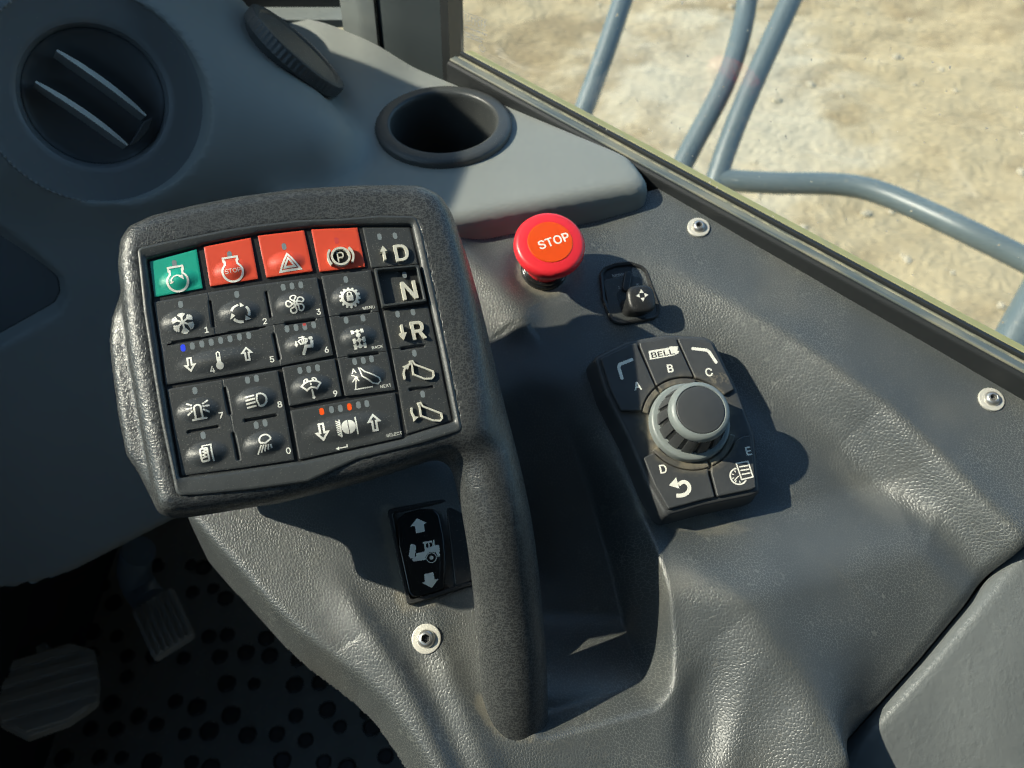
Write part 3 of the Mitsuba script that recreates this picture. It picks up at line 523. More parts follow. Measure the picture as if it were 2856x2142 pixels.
# ---------------------------------------------------------------- bolts, stop button, mirror switch, rocker switches
def local(fr, x, y, z, n=None):
    """A frame at (x, y, z) of fr, tilted so that its axis is n (in fr)."""
    o = fr.w([x, y, z]); n = fr.n if n is None else norm(np.asarray(n) @ fr.B); return frame(o, n, fr.x)
def hnormal(u, v, e=6):
    return norm([-(console_h(u + e, v) - console_h(u - e, v)) / (2 * e), -(console_h(u, v + e) - console_h(u, v - e)) / (2 * e), 1])
def bolt(px, size, label):
    u, v = px; key = 'bolt' if 'bolt__head' not in scene else 'bolt_001' if 'bolt_001__head' not in scene else 'bolt_002'
    f = local(C, u, v, float(console_h(u, v)) + 0.5, hnormal(u, v, 9)); s = size
    add(key + '__washer', place(lathe([(0.01, 1.0), (4 * s, 1.0), (8.4 * s, 1.0), (8.9 * s, 0.7), (9 * s, -1.5)], 48), f), WASHER, smooth=40, uniq=False)
    hx = [(1.0 if i % 2 == 0 else 1.0) * 2.6 for i in range(6)]
    n = 48; a = np.arange(n) / n * 2 * math.pi; hexr = 2.3 * s / np.cos((a + math.pi / 6) % (math.pi / 3) - math.pi / 6)
    rings = [np.c_[np.cos(a) * r, np.sin(a) * r, np.full(n, z)] for r, z in ((5.6 * s, 0.9), (5.5 * s, 1.8 * s), (5.1 * s, 3.0 * s), (4.3 * s, 4.0 * s), (3.5 * s, 4.5 * s))] + [np.c_[np.cos(a) * hexr * q, np.sin(a) * hexr * q, np.full(n, z)] for q, z in ((1.08, 4.6 * s), (1, 4.4 * s), (0.98, 1.6 * s))]
    add(key + '__head', place(loft(rings, False, False), f), METAL, smooth=35, uniq=False)
    add(key + '__socket', place(loft([rings[-1] * 0.99]), f), BLACK, uniq=False)
    tag(key, label, 'bolt', 'bolts holding the console')
BP = [(-75.53,-283.66)] + [(99.92,-14.49)] + [(265.71,-142.94)]
bolt(BP[0], 0.92, 'silver hex socket bolt on a washer below the rocker switch, nearest of the three bolts')
bolt(BP[1], 0.84, 'small silver hex socket bolt right of the red stop button')
bolt(BP[2], 0.86, 'silver hex socket bolt on the shelf beside the window sill at the right edge')
# emergency stop
ef = local(C, EST[0], EST[1], -0.6); EK = 'emergency_stop_button'
add(EK + '__collar', place(lathe([(15.6, -4), (15.6, 1.2), (15.2, 2.0), (14.4, 2.4), (14.2, 4.6), (13.4, 5.2), (11, 5.4)], 64), ef), GLOSS, smooth=40)
add(EK + '__stem', place(lathe([(12.6, 4.5), (13.4, 10), (14.2, 15.0), (15.6, 18.5), (17.5, 21.5)], 64), ef), STOP_RED, smooth=40)
add(EK + '__cap', place(lathe([(16.0, 20.4), (20.0, 24.2), (21.6, 26.9), (22.6, 29.9), (22.5, 32.6), (21.5, 34.6), (19.5, 35.6), (14.9, 36.1), (14.5, 35.9), (0.01, 36.0)], 96), ef), STOP_RED, smooth=45, label='red mushroom cap')
add(EK + '__sticker', place(lathe([(14.4, 35.4), (14.3, 36.15), (14.0, 36.45), (8, 36.62), (0.01, 36.7)], 64), ef), STICKER, smooth=35, label='orange round sticker')
sd_ = [(-13.91,-50.59),(8.8,-41.44)]; sr_ = math.degrees(math.atan2(sd_[1][1] - sd_[0][1], sd_[1][0] - sd_[0][0]))
def text(s, h, depth=0.15, bold=True, cx=0, cy=0, rot=0, z=0, sx=1.0):
    m = meshkit.text_mesh(s, h, depth, bold); v = np.array(m.vertices); b = (v.min(0) + v.max(0)) / 2; v[:, :2] -= b[:2]; v[:, 0] *= sx
    return move(tm(v, m.faces), cx, cy, z, rot)
c0 = ef.l(C.w([*np.mean(sd_, 0), 36]))
add(EK + '__lettering', place(text('STOP', 5.7, 0.2, True, c0[0] - 0.9, c0[1] - 0.7, sr_, 36.5), ef), PRINT)
tag(EK, 'red mushroom emergency stop button with an orange STOP sticker', 'emergency stop button')
# mirror switch
mp = sg.Polygon([(30.94,-50.39),(34.31,-45.77),(41.43,-42.6),(52.05,-40.91),(60.13,-43.53),(63.45,-47.29),(70.41,-73.42),(69.81,-78.74),(66.73,-82.25),(45.3,-87.23),(40.78,-86.45),(36.89,-84.11),(32.0,-69.36)]); mh = float(console_h(52, -66)); mz = mh + 0.9
MKY = 'mirror_switch'
add(MKY + '__frame', place(loft([np.c_[q, np.full(120, z)] for q, z in ((resample(rnd(mp, 5), 120), mz - 2), (resample(rnd(mp, 5), 120), mz + 0.9), (resample(rnd(mp, 5).buffer(-0.7), 120, resample(rnd(mp, 5), 120)[0]), mz + 1.6), (resample(rnd(mp, 5).buffer(-2.2), 120, resample(rnd(mp, 5), 120)[0]), mz + 1.2), (resample(rnd(mp, 5).buffer(-2.8), 120, resample(rnd(mp, 5), 120)[0]), mz - 0.4))], False, True), C), BLACK, smooth=35)
pl = sg.Polygon([(33.37,-55.42),(51.58,-50.94),(58.49,-52.61),(62.02,-57.6),(69.34,-76.89),(65.66,-80.74),(45.37,-85.69),(39.74,-84.02),(36.08,-75.47)])
add(MKY + '__plate', place(slab(pl, mz - 1, mz + 0.9, 0.4, 3), C), BEZEL, smooth=35)
kc = [(53.38,-74.6)][0]
wl = rnd(sg.Polygon([(41.45,-65.76),(43.9,-62.52),(50.93,-60.38),(60.22,-60.06),(64.48,-66.87),(66.34,-74.95),(63.82,-78.77),(49.95,-81.06),(46.0,-79.95),(42.89,-72.6)]), 3)
add(MKY + '__well', place(slab(wl, mz + 0.5, mz + 1.05, 0.1, 0), C), BLACK)
th = np.arange(80) / 80 * 2 * math.pi
def super_ring(rx, ry, z, p=3.0):
    c_, s_ = np.cos(th), np.sin(th); r = (np.abs(c_) ** p + np.abs(s_) ** p) ** (-1 / p); r *= 1 - 0.10 * np.cos(4 * th) * 0 ; return np.c_[r * c_ * rx, r * s_ * ry, np.full(80, z)]
kn = loft([super_ring(6.6, 5.0, 0), super_ring(5.4, 4.0, 3), super_ring(5.6, 4.6, 7), super_ring(6.4, 6.3, 10.0), super_ring(6.5, 6.6, 11.4), super_ring(6.1, 6.2, 12.4), super_ring(5.0, 5.1, 13.0), super_ring(2, 2, 13.4)])
kf = local(C, kc[0], kc[1], mz + 0.8, [0.05, -0.10, 1]); 
kf2 = Frame(kf.o, norm(kf.x * 0.955 + kf.y * 0.3 * 0), kf.y, kf.n)
add(MKY + '__joystick', place(move(kn, rot=8, s=1.4), kf), BLACK, smooth=50)
tr = [sg.Polygon([(-1.0, 1.2), (1.0, 1.2), (0, 2.9)])]; tri = [sa.rotate(tr[0], k * 90, origin=(0, 0)) for k in range(4)]
def plate(g, z0, z1):
    g = g if hasattr(g, 'geoms') else sg.MultiPolygon([g]) if g.geom_type == 'Polygon' else g
    return cat([move(trimesh.creation.extrude_polygon(q, z1 - z0, engine='earcut'), z=z0) for q in g.geoms if q.area > 1e-4])
add(MKY + '__arrow_marks', place(move(plate(sg.MultiPolygon(tri), 12.2, 13.5), rot=8, y=1.5, s=1.4), kf), PRINT)
mt = [(41.72,-52.43),(43.99,-60.31),(56.26,-57.98),(51.41,-50.17)]
for s_, q, hh, r_ in (('MIRRORS', ((mt[0][0] + 4.4), mt[0][1] + 1.2), 2.1, 10), ('L', mt[1], 2.0, 8), ('R', mt[2], 2.0, 8)):
    add(MKY + '__lettering', place(text(s_, hh, 0.12, False, q[0], q[1], r_, mz + 0.85 if len(s_) == 1 else mz + 0.9), C), GREYPRINT)
lv = [(47.98,-61.33),(49.86,-51.75)]
add(MKY + '__selector_lever', place(slab(sg.LineString(lv).buffer(2.6), mz + 0.7, mz + 3.4, 1.0, 0), C), BLACK, smooth=40)
tag(MKY, 'black mirror adjusting switch with a four way joystick right of the stop button', 'mirror switch')
# rocker switches in the frame under the keypad
rz = float(console_h(-84, -236)) - 0.6
RF = sg.Polygon([(-101.03,-211.0),(-84.01,-207.55),(-61.25,-202.36),(-48.48,-199.55),(-44.63,-253.7),(-53.27,-255.28),(-72.19,-261.45),(-86.79,-265.9)])
ro = resample(rnd(RF, 2.5), 160); ri = resample(rnd(RF.buffer(-2.6), 2.0), 160, ro[0])
BK = 'rocker_switch'
add('switch_frame', place(loft([np.c_[ro, np.full(160, rz - 3)], np.c_[ro, np.full(160, rz + 4.2)], np.c_[ro + (ri - ro) * 0.2, np.full(160, rz + 5.0)], np.c_[ro + (ri - ro) * 0.8, np.full(160, rz + 5.0)], np.c_[ri, np.full(160, rz + 4.4)], np.c_[ri, np.full(160, rz + 0.5)]]), C), BLACK, smooth=35, label='black raised frame holding two rocker switches under the keypad', cat='switch frame')
RK = rnd(sg.Polygon([(-94.74,-216.71),(-90.65,-212.85),(-81.94,-210.3),(-73.75,-210.06),(-70.48,-213.85),(-67.63,-225.82),(-65.83,-241.93),(-66.08,-255.91),(-69.82,-257.74),(-83.6,-261.42),(-85.95,-259.05),(-92.55,-233.58)]), 2)
rp = resample(RK, 160); cvx = np.array([(-90.05,-212.21),(-75.85,-260.18)]); rdir = norm(cvx[1] - cvx[0]); rmid = np.array(RK.centroid.coords[0])
def rock_z(q):
    t = (np.asarray(q)[:, :2] - rmid) @ rdir / 25.0; return 2.6 * (1 - t * t) + 1.2 * t
rings = []
for k, (ins, dz) in enumerate(((0, -5), (0, -0.6), (0.25, -0.2), (0.8, 0.0), (2.4, 0.1), (3.2, -0.15))):
    q = resample(RK.buffer(-ins), 160, rp[0]) if ins else rp; rings.append(np.c_[q, rz + 4.6 + rock_z(q) + dz])
body = loft(rings, False, False)
ins_ = RK.buffer(-3.2); gx_, gy_ = np.meshgrid(np.arange(-110, -55, 0.8), np.arange(-270, -200, 0.8), indexing='ij'); gp = np.c_[gx_.ravel(), gy_.ravel()]
def capped(poly, fn, step=0.8):
    """A sheet over the polygon with heights fn(xy): interior grid points and outline points, Delaunay, triangles inside kept."""
    from scipy.spatial import Delaunay
    x0, y0, x1, y1 = poly.bounds; g = np.stack(np.meshgrid(np.arange(x0, x1, step), np.arange(y0, y1, step), indexing='ij'), -1).reshape(-1, 2)
    inn = shapely.contains_xy(poly.buffer(-step * 0.4), g[:, 0], g[:, 1]); b = resample(poly, max(24, int(poly.exterior.length / step)))
    p = np.vstack([b, g[inn]]); d = Delaunay(p); c = p[d.simplices].mean(1); s = d.simplices[shapely.contains_xy(poly.buffer(1e-6), c[:, 0], c[:, 1])]
    a = p[s]; cr = (a[:, 1, 0] - a[:, 0, 0]) * (a[:, 2, 1] - a[:, 0, 1]) - (a[:, 1, 1] - a[:, 0, 1]) * (a[:, 2, 0] - a[:, 0, 0]); s = s[np.abs(cr) > 1e-6]; cr = cr[np.abs(cr) > 1e-6]
    s = np.where((cr < 0)[:, None], s[:, ::-1], s); return tm(np.c_[p, fn(p)], s), len(b)
face, _ = capped(ins_, lambda p: rz + 4.6 + rock_z(p) - 0.15)
add(BK + '__rocker', place(cat([body, face]), C), GLOSS, smooth=40)
def on_surface(m, fn, lift, size=0.7):
    v, f = trimesh.remesh.subdivide_to_size(m.vertices, m.faces, size, max_iter=12); v = np.array(v); v[:, 2] += fn(v) + lift; return tm(v, f)
rfn = lambda p: rz + 4.6 + rock_z(p) - 0.15
def cpoly(pts): return sg.Polygon(pts)
for pts in ([(-83.2,-216.06),(-77.36,-218.82),(-79.14,-219.47),(-78.24,-223.97),(-83.29,-225.15),(-84.27,-220.6),(-86.74,-221.07)], [(-73.2,-256.06),(-78.96,-253.35),(-77.28,-252.74),(-77.85,-248.52),(-72.68,-247.32),(-71.82,-251.49),(-69.63,-251.04)]):
    add(BK + '__arrow', place(on_surface(plate(cpoly(pts), 0, 0.12), rfn, 0.04), C), PRINT)
veh = unary_union([cpoly([(-86.31,-231.64),(-85.4,-231.38),(-83.4,-232.1),(-83.04,-233.45),(-83.56,-239.16),(-85.99,-239.8),(-86.97,-238.28)]), cpoly([(-83.03,-236.89),(-77.84,-235.61),(-78.61,-231.12),(-79.55,-230.82),(-79.14,-230.2),(-74.03,-229.27),(-73.25,-232.6),(-73.36,-228.89),(-72.62,-228.88),(-72.28,-231.97),(-69.93,-231.82),(-69.22,-235.03),(-69.68,-236.26),(-68.82,-238.09),(-70.34,-238.85),(-71.34,-236.28),(-72.89,-235.99),(-76.52,-238.17),(-77.06,-240.32),(-84.27,-241.43),(-85.05,-240.1),(-82.67,-238.24)])])
whl = [(-73.97,-239.19)][0]; wc = sg.Point(whl)
veh = veh.difference(wc.buffer(3.3)).difference(cpoly([(-77.5,-231.11),(-76.28,-230.78),(-75.76,-233.37),(-77.29,-233.57)])).difference(cpoly([(-75.54,-230.65),(-74.19,-230.26),(-73.62,-232.61),(-74.96,-233.12)]))
veh = unary_union([veh, wc.buffer(3.0).difference(wc.buffer(2.6)), wc.buffer(1.1)])
add(BK + '__vehicle_symbol', place(on_surface(plate(veh, 0, 0.12), rfn, 0.04), C), PRINT)
tag(BK, 'black rocker switch printed with a tipper vehicle between two arrows', 'rocker switch')
RB = rnd(sg.Polygon([(-66.18,-209.55),(-49.7,-204.13),(-46.22,-250.06),(-60.06,-255.34)]), 2)
add('blank_switch', place(slab(RB, rz, rz + 4.6, 0.8, 0), C), BLACK, smooth=40, label='plain black blanking plate beside the rocker switch, half behind the grip', cat='switch blank')

# ---------------------------------------------------------------- rotary controller
RCK = 'rotary_controller'
oc = rnd(sg.Polygon([(22.06,-119.18),(23.54,-116.11),(43.16,-105.52),(68.23,-100.11),(93.16,-100.7),(99.17,-103.89),(111.07,-134.02),(119.48,-165.64),(119.33,-195.42),(119.18,-200.93),(113.43,-203.36),(84.76,-209.6),(61.89,-216.05),(59.65,-214.93),(51.3,-198.86),(41.03,-169.67),(27.91,-141.13)]), 2.5)
zb = 0.0; o0 = resample(oc, 200)
def inset(d): return resample(oc.buffer(-d), 200, o0[0]) if d > 0 else resample(oc.buffer(-d), 200, o0[0])
add(RCK + '__body', place(loft([np.c_[inset(-2.2), np.full(200, -3)], np.c_[inset(-1.6), np.full(200, 3)], np.c_[inset(0), np.full(200, 14)], np.c_[inset(0.3), np.full(200, 17)], np.c_[inset(1.2), np.full(200, 18.6)], np.c_[inset(2.6), np.full(200, 19.2)], np.c_[inset(4), np.full(200, 19.0)]]), C), CTRL, smooth=40)
ctop = 22.0; clip = oc.buffer(-3.4); kd = sg.Point(KN)
def button(pts, lab, mark=None, top=ctop):
    poly = sg.Polygon(pts).intersection(clip).difference(kd.buffer(29.2)); poly = max(getattr(poly, 'geoms', [poly]), key=lambda g: g.area)
    k = add(RCK + '__button', place(slab(poly.buffer(-0.35), 18.4, top, 0.8, 0.7), C), CTRL, smooth=45, label=lab)
    return k
def cprint(k, m, what='symbol', lift=0.0): add(k + '__' + what, place(m, C), PRINT)
kA = button([(21.32,-117.26),(49.53,-104.34),(49.83,-111.29),(59.67,-137.84),(57.8,-142.47),(49.29,-152.99),(35.88,-152.89),(32.34,-143.08)], 'upper left button marked A with a corner bracket')
kB = button([(49.75,-99.96),(74.36,-97.45),(74.6,-106.22),(84.51,-133.01),(79.4,-153.54),(63.89,-147.3),(59.69,-137.42),(50.5,-110.83)], 'upper middle button marked B with a boxed word')
kC = button([(74.77,-97.44),(104.06,-98.31),(113.55,-130.15),(109.26,-137.03),(102.7,-140.72),(94.19,-148.25),(84.54,-132.58),(75.01,-106.21)], 'upper right button marked C with a corner bracket')
kD = button([(47.79,-181.97),(57.39,-177.04),(73.73,-177.92),(88.47,-184.78),(88.0,-190.68),(91.01,-206.14),(91.95,-213.38),(59.35,-221.35),(55.33,-212.37)], 'lower left button marked D with a return arrow')
kE = button([(89.05,-190.27),(89.49,-184.76),(100.75,-174.2),(109.31,-167.18),(126.38,-163.99),(121.77,-208.37),(91.86,-212.62),(91.79,-206.13)], 'lower right button marked E with a gauge and menu')
for a0, a1, col in ((24, 66, 'A'), (76, 128, 'B'), (200, 236, 'C')):
    pass
cdir = [(64.87,-131.4),(52.83,-145.91),(62.0,-178.14),(84.83,-186.42),(89.52,-186.34),(107.53,-169.24)]; angs = [math.atan2(y - KN[1], x - KN[0]) for x, y in cdir]
def collar(a, b):
    t = np.linspace(a, b, 40); q = np.r_[np.c_[np.cos(t), np.sin(t)] * 28.9, (np.c_[np.cos(t), np.sin(t)] * 24.9)[::-1]] + KN
    return sg.Polygon(q)
def ang_of(p): return math.atan2(p[1] - KN[1], p[0] - KN[0])
for pa, pb_ in (([(84.74,-131.86)][0], [(60.6,-136.69)][0]), ([(58.94,-137.57)][0], [(48.94,-152.77)][0]), ([(58.0,-174.48)][0], [(88.31,-184.27)][0]), ([(90.28,-184.23)][0], [(109.58,-167.0)][0])):
    a, b = ang_of(pa), ang_of(pb_); b = b if b > a else b + 2 * math.pi
    add(RCK + '__collar', place(slab(collar(a, b).intersection(oc.buffer(-3)), 18.4, 21.2, 0.9, 0.5), C), CTRL, smooth=45)
tl = KN; dirx = [(54.48,-115.47),(74.19,-112.32)]; crot = math.degrees(math.atan2(dirx[1][1] - dirx[0][1], dirx[1][0] - dirx[0][0]))
for k, s_, px in ((kA, 'A', [(47.9,-136.7)][0]), (kB, 'B', [(68.92,-124.67)][0]), (kC, 'C', [(92.94,-126.6)][0]), (kD, 'D', [(60.6,-188.26)][0]), (kE, 'E', [(113.04,-176.37)][0])):
    cprint(k, text(s_, 5.0, 0.12, True, px[0], px[1], crot, ctop), 'letter')
for k, pts in ((kA, [(45.21,-119.59),(37.57,-122.96),(36.92,-124.93),(38.54,-131.91)]), (kC, [(84.08,-111.18),(92.63,-111.98),(94.18,-113.06),(97.97,-119.87)])):
    cprint(k, plate(sg.LineString(pts).buffer(1.0, join_style='round'), ctop, ctop + 0.12))
bx = sg.Polygon([(56.04,-113.53),(69.22,-110.9),(69.43,-110.12),(74.76,-109.96),(74.16,-112.76),(75.35,-113.33),(74.44,-114.74),(71.08,-116.3),(56.53,-119.37)]); bc = [(65.08,-114.66)][0]
cprint(kB, plate(bx, ctop, ctop + 0.12), 'word_plate')
add(kB + '__word', place(text('BELL', 3.4, 0.12, True, bc[0] - 0.3, bc[1] - 0.35, crot + 3, ctop + 0.05, 1.4), C), BLACK)
arc = [(69.28,-197.61),(72.49,-195.85),(75.08,-197.52),(75.06,-201.0),(71.95,-203.58),(67.46,-204.19)]
ra = sg.LineString(smooth_path(np.array(arc), 40)).buffer(1.15, cap_style='flat'); ah = sg.Polygon([(63.47,-198.09),(68.03,-193.21),(69.51,-199.93)])
cprint(kD, plate(unary_union([ra, ah]), ctop, ctop + 0.12))
gq = [(105.45,-191.95)][0]; sq = sg.Polygon([(104.76,-184.09),(112.21,-182.61),(114.43,-192.19),(107.21,-194.03)]).buffer(0.3)
gr = sg.Point(gq).buffer(5.3).difference(sg.Point(gq).buffer(4.4)).difference(sq.buffer(0.5))
ticks = [sg.LineString([(gq[0] + 3.0 * math.cos(a), gq[1] + 3.0 * math.sin(a)), (gq[0] + 3.8 * math.cos(a), gq[1] + 3.8 * math.sin(a))]).buffer(0.28) for a in np.radians([120, 160, 200, 240, 280])]
hand = sg.LineString([gq, (gq[0] - 2.4, gq[1] - 2.4)]).buffer(0.3)
rows_ = [sg.LineString(r).buffer(0.4) for r in ([(106.76,-186.19),(111.56,-185.31)], [(107.34,-188.38),(112.13,-187.51)], [(107.91,-190.73),(112.54,-189.87)])]
cprint(kE, plate(unary_union([gr, hand.difference(sq.buffer(0.5)), sq.difference(sq.buffer(-0.8))] + [t.difference(sq.buffer(0.4)) for t in ticks] + rows_), ctop, ctop + 0.12))
kf_ = Frame(C.w([KN[0], KN[1], 0]), C.x, C.y, C.n)
add(RCK + '__dial_base', place(lathe([(24.2, 18), (24.2, 24.6), (23.6, 25.6), (22.4, 26.2), (19.4, 26.4), (18.8, 25.5)], 96), kf_), RING, smooth=40, label='grey lower ring of the dial')
add(RCK + '__dial', place(lathe([(19.6, 25.0), (18.3, 34), (16.9, 41.6), (16.4, 41.8)], 96), kf_), BLACK, smooth=40)
for k in range(14):
    a = k / 14 * 2 * math.pi; t = np.linspace(a - 0.155, a + 0.155, 8)
    q = np.vstack([np.c_[np.cos(t) * r, np.sin(t) * r, np.full(8, z)] for r, z in ((19.2, 26.2), (20.5, 26.4), (20.2, 30), (18.2, 41.0), (17.0, 41.2))])
    side = []
    m = tm(q, grid_faces(5, 8)); add(RCK + '__dial__grip_pad', place(loft([np.vstack([np.c_[np.cos(t) * (r - 2.5), np.sin(t) * (r - 2.5), np.full(8, z)], np.c_[np.cos(t) * r, np.sin(t) * r, np.full(8, z)][::-1]]) for r, z in ((20.6, 26.2), (20.2, 30.5), (18.0, 41.0))], False, False), kf_), CTRL, smooth=30)
add(RCK + '__dial_ring', place(lathe([(17.3, 40.6), (18.0, 41.6), (18.0, 43.6), (17.4, 45.6), (16.2, 46.8), (14.7, 47.2), (14.3, 46.6)], 96), kf_), RING, smooth=50, label='grey upper ring of the dial')
add(RCK + '__dial_cap', place(lathe([(14.25, 46), (14.1, 46.9), (13.6, 47.3), (8, 47.8), (0.01, 48.0)], 72), kf_), CTRL, smooth=40, label='black round cap of the dial')
tag(RCK, 'black rotary controller with a grey ringed dial and five buttons A to E', 'rotary controller')

# ---------------------------------------------------------------- keypad pod: padded housing with grip arm (one sculpted solid), bezel, keys
PK = 'keypad_pod'
out1 = rnd(sg.Polygon([(-78.81,45.22),(-78.27,60.83),(-75.57,73.4),(-70.8,80.15),(-58.88,84.52),(-38.46,87.39),(-15.36,89.28),(12.93,89.86),(41.7,88.11),(63.64,85.63),(76.99,82.61),(85.9,76.04),(89.61,65.51),(90.95,45.19),(91.08,16.16),(90.13,-17.15),(87.2,-41.76),(82.59,-56.94),(74.48,-60.25),(67.11,-60.5),(22.26,-65.8),(-22.96,-67.97),(-58.97,-66.19),(-70.23,-65.12),(-76.12,-63.2),(-77.4,-51.71),(-78.65,-29.16),(-79.3,-6.3),(-79.77,16.96)]), 7)
out2 = rnd(sg.Polygon([(-76.09,70.3),(-81.49,51.03),(-87.13,39.57),(-89.72,27.78),(-90.27,13.4),(-90.49,-11.5),(-89.35,-30.38),(-85.29,-39.73),(-78.7,-61.47),(-62.91,-63.45),(0.28,-61.38),(21.29,56.14)]), 5)
BZ = rnd(sg.Polygon([(-67.17,64.1),(-65.8,65.37),(-53.52,66.8),(-39.21,67.83),(-24.6,69.09),(-9.86,69.58),(10.08,69.51)] + [(32.52,67.42),(51.78,66.58),(68.61,63.98),(70.67,62.65),(72.0,55.24),(71.98,19.69),(71.61,-17.33),(70.81,-51.57),(69.31,-52.9),(48.5,-55.26),(17.27,-56.95)] + [(-7.37,-62.9),(-32.86,-61.41),(-55.92,-59.1),(-65.45,-57.49),(-66.43,-55.57),(-68.12,-23.69),(-68.43,7.49),(-68.47,32.87)]), 2.0)
out3 = rnd(sg.Polygon([(-83.88,48.96),(-90.47,-17.97),(-84.51,-39.43),(-41.26,-41.06),(3.93,-40.37),(29.98,-40.12),(52.61,49.75),(-47.32,81.84)]), 6)
lo2, hi2 = (-105, -100), (120, 100)
f1_, f2_, f3_, fb_ = poly_sdf(out1, lo2, hi2), poly_sdf(out2, lo2, hi2), poly_sdf(out3, lo2, hi2), poly_sdf(BZ, lo2, hi2)
ARM = np.array([(-0.0507,0.3695,-0.3052),(-0.0427,0.3515,-0.3163),(-0.0329,0.3223,-0.3335),(-0.0243,0.2914,-0.3514),(-0.0167,0.2656,-0.3663)] + [(-0.0088,0.2397,-0.3889),(-0.0035,0.2161,-0.4218),(0.0,0.1913,-0.4556),(0.0016,0.1726,-0.4818),(0.0021,0.1578,-0.5072)])
armp = smooth_path(ARM, 26); armr = np.interp(np.linspace(0, 1, 26), [0, 0.25, 0.5, 0.75, 1], [0.0165, 0.0175, 0.0178, 0.0186, 0.0186])
def ext(d2, w, top, bot, r):
    q0, q1 = d2 + r, np.abs(w - (top + bot) / 2) - ((top - bot) / 2 - r)
    return np.minimum(np.maximum(q0, q1), 0) + np.hypot(np.maximum(q0, 0), np.maximum(q1, 0)) - r
def pod_sdf(p):
    q = K.l(p); d = ext(f1_(q[:, :2]), q[:, 2], 0.6, -30, 9.0)
    d = smin(d, ext(f2_(q[:, :2]), q[:, 2], -17, -44, 6.0), 5.0)
    d = smin(d, ext(f3_(q[:, :2]), q[:, 2], -30, -80, 6.0), 5.0)
    a = np.full(len(p), 1e9)
    for i in range(len(armp) - 1):
        e = armp[i + 1] - armp[i]; t = np.clip((p - armp[i]) @ e / (e @ e), 0, 1); x = p - armp[i] - t[:, None] * e
        a = np.minimum(a, np.linalg.norm(x, axis=1) - (armr[i] + (armr[i + 1] - armr[i]) * t))
    d = smin(d, a * 1000, 13.0)
    d = np.maximum(d, -np.maximum(fb_(q[:, :2]) + 1.6, -4.0 - q[:, 2]))
    return d * 0.001
pod = surface_net(pod_sdf, (-0.25, 0.10, -0.53), (0.06, 0.43, -0.23), 0.0026)
add(PK + '__housing', pod, POD, smooth=True, label='padded grained black housing with a thick grip arm')
# height of the key mat over the face plane (mm)
TILES, DOMES, SLITS = [], [], []
t_green = [(-63.01,58.69),(-39.84,61.94),(-40.01,40.71),(-63.25,39.53)]; t_stop = [(-37.12,62.62),(-13.42,64.3),(-13.34,41.5),(-37.14,40.95)]
t_haz = [(-10.72,64.85),(13.01,64.59),(13.52,41.56),(-10.12,41.5)]; t_park = [(15.92,64.67),(39.87,62.43),(39.84,40.09),(16.01,40.75)]
t_d = [(41.76,62.18),(66.76,58.95),(67.0,37.64),(42.07,39.17)]; t_n = [(43.11,38.33),(66.71,36.99),(66.95,16.04),(43.33,16.58)]
t_r = [(43.8,16.09),(67.52,14.85),(67.61,-6.81),(43.69,-4.91)]; t_up = [(43.69,-4.91),(67.61,-6.81),(67.33,-28.37),(43.26,-26.4)]; t_dn = [(43.26,-26.4),(67.33,-28.37),(67.22,-46.44),(42.82,-49.16)]
t_lock = [(16.48,39.0),(42.19,38.55),(42.09,15.52),(16.53,16.72)]; t_axle = [(16.53,16.72),(42.09,15.52),(42.35,-5.67),(16.63,-4.94)]; t_tip = [(16.63,-4.94),(42.35,-5.67),(42.27,-26.22),(16.75,-24.87)]
t_wip = [(-10.29,-4.67),(16.0,-4.58),(16.05,-24.5),(-10.24,-25.03)]; t_ret = [(-10.14,-26.61),(41.99,-26.81),(41.11,-50.26),(-10.0,-51.68)]
t_1 = [(-63.8,37.82),(-38.24,38.66),(-37.94,16.35),(-63.75,15.08)]; t_2 = [(-38.24,38.66),(-11.48,39.15),(-10.61,16.71),(-37.94,16.35)]; t_3 = [(-11.48,39.15),(15.01,38.63),(15.15,16.9),(-10.61,16.71)]
m45 = [(-10.75,-4.52),(-64.15,-4.49)]; t_45 = t_1[3:] + [t_2[2]] + m45; t_6 = [t_2[2], t_3[2], [(15.68,-3.39)][0], m45[0]]
t_7 = [(-63.9,-6.01),(-38.34,-5.89),(-37.26,-28.29),(-63.73,-28.61)]; t_8 = [(-38.34,-5.89),(-11.87,-5.65),(-11.6,-28.63),(-37.26,-28.29)]; t_mir = [(-63.73,-28.61),(-37.26,-28.29),(-36.71,-50.21),(-63.3,-48.55)]; t_lamp = [(-37.26,-28.29),(-11.6,-28.63),(-11.61,-51.32),(-36.71,-50.21)]
GROUPS = [[t_green], [t_stop], [t_haz], [t_park], [t_d], [t_n], [t_r, t_up, t_dn], [t_lock, t_axle, t_tip], [t_wip], [t_ret], [t_1, t_2, t_3, t_45, t_6], [t_7, t_8, t_mir, t_lamp]]
GB = []
for g in GROUPS:
    u_ = unary_union([sg.Polygon(t).buffer(0.05) for t in g]); GB.append(u_)
def dome(c, rx, ry, h=2.9, off=0.8): DOMES.append((c[0], c[1] + off, rx, ry, h))
for c in [(-50.42,45.85),(-25.13,47.05),(1.33,47.58)]: dome(c, 9.8, 6.0, 2.3)
for c in [(-51.85,24.63),(-25.22,25.13),(1.99,25.37)]: dome(c, 10.6, 6.4)
dome([(-37.7,2.94)][0], 21.5, 6.2, 2.2, 0.4)
dome([(2.43,3.72)][0], 10.4, 6.2)
for c in [(-51.28,-19.92),(-24.25,-19.27),(-50.46,-41.21),(-24.21,-41.32)]: dome(c, 10.4, 6.2)
dome([(2.25,-17.62)][0], 10.6, 6.2); dome([(28.78,24.73)][0], 10.0, 6.4); dome([(29.33,3.27)][0], 10.0, 6.2); dome([(29.43,-17.69)][0], 10.2, 6.2); dome([(15.74,-40.65)][0], 23, 7.2, 2.4, 0.6)
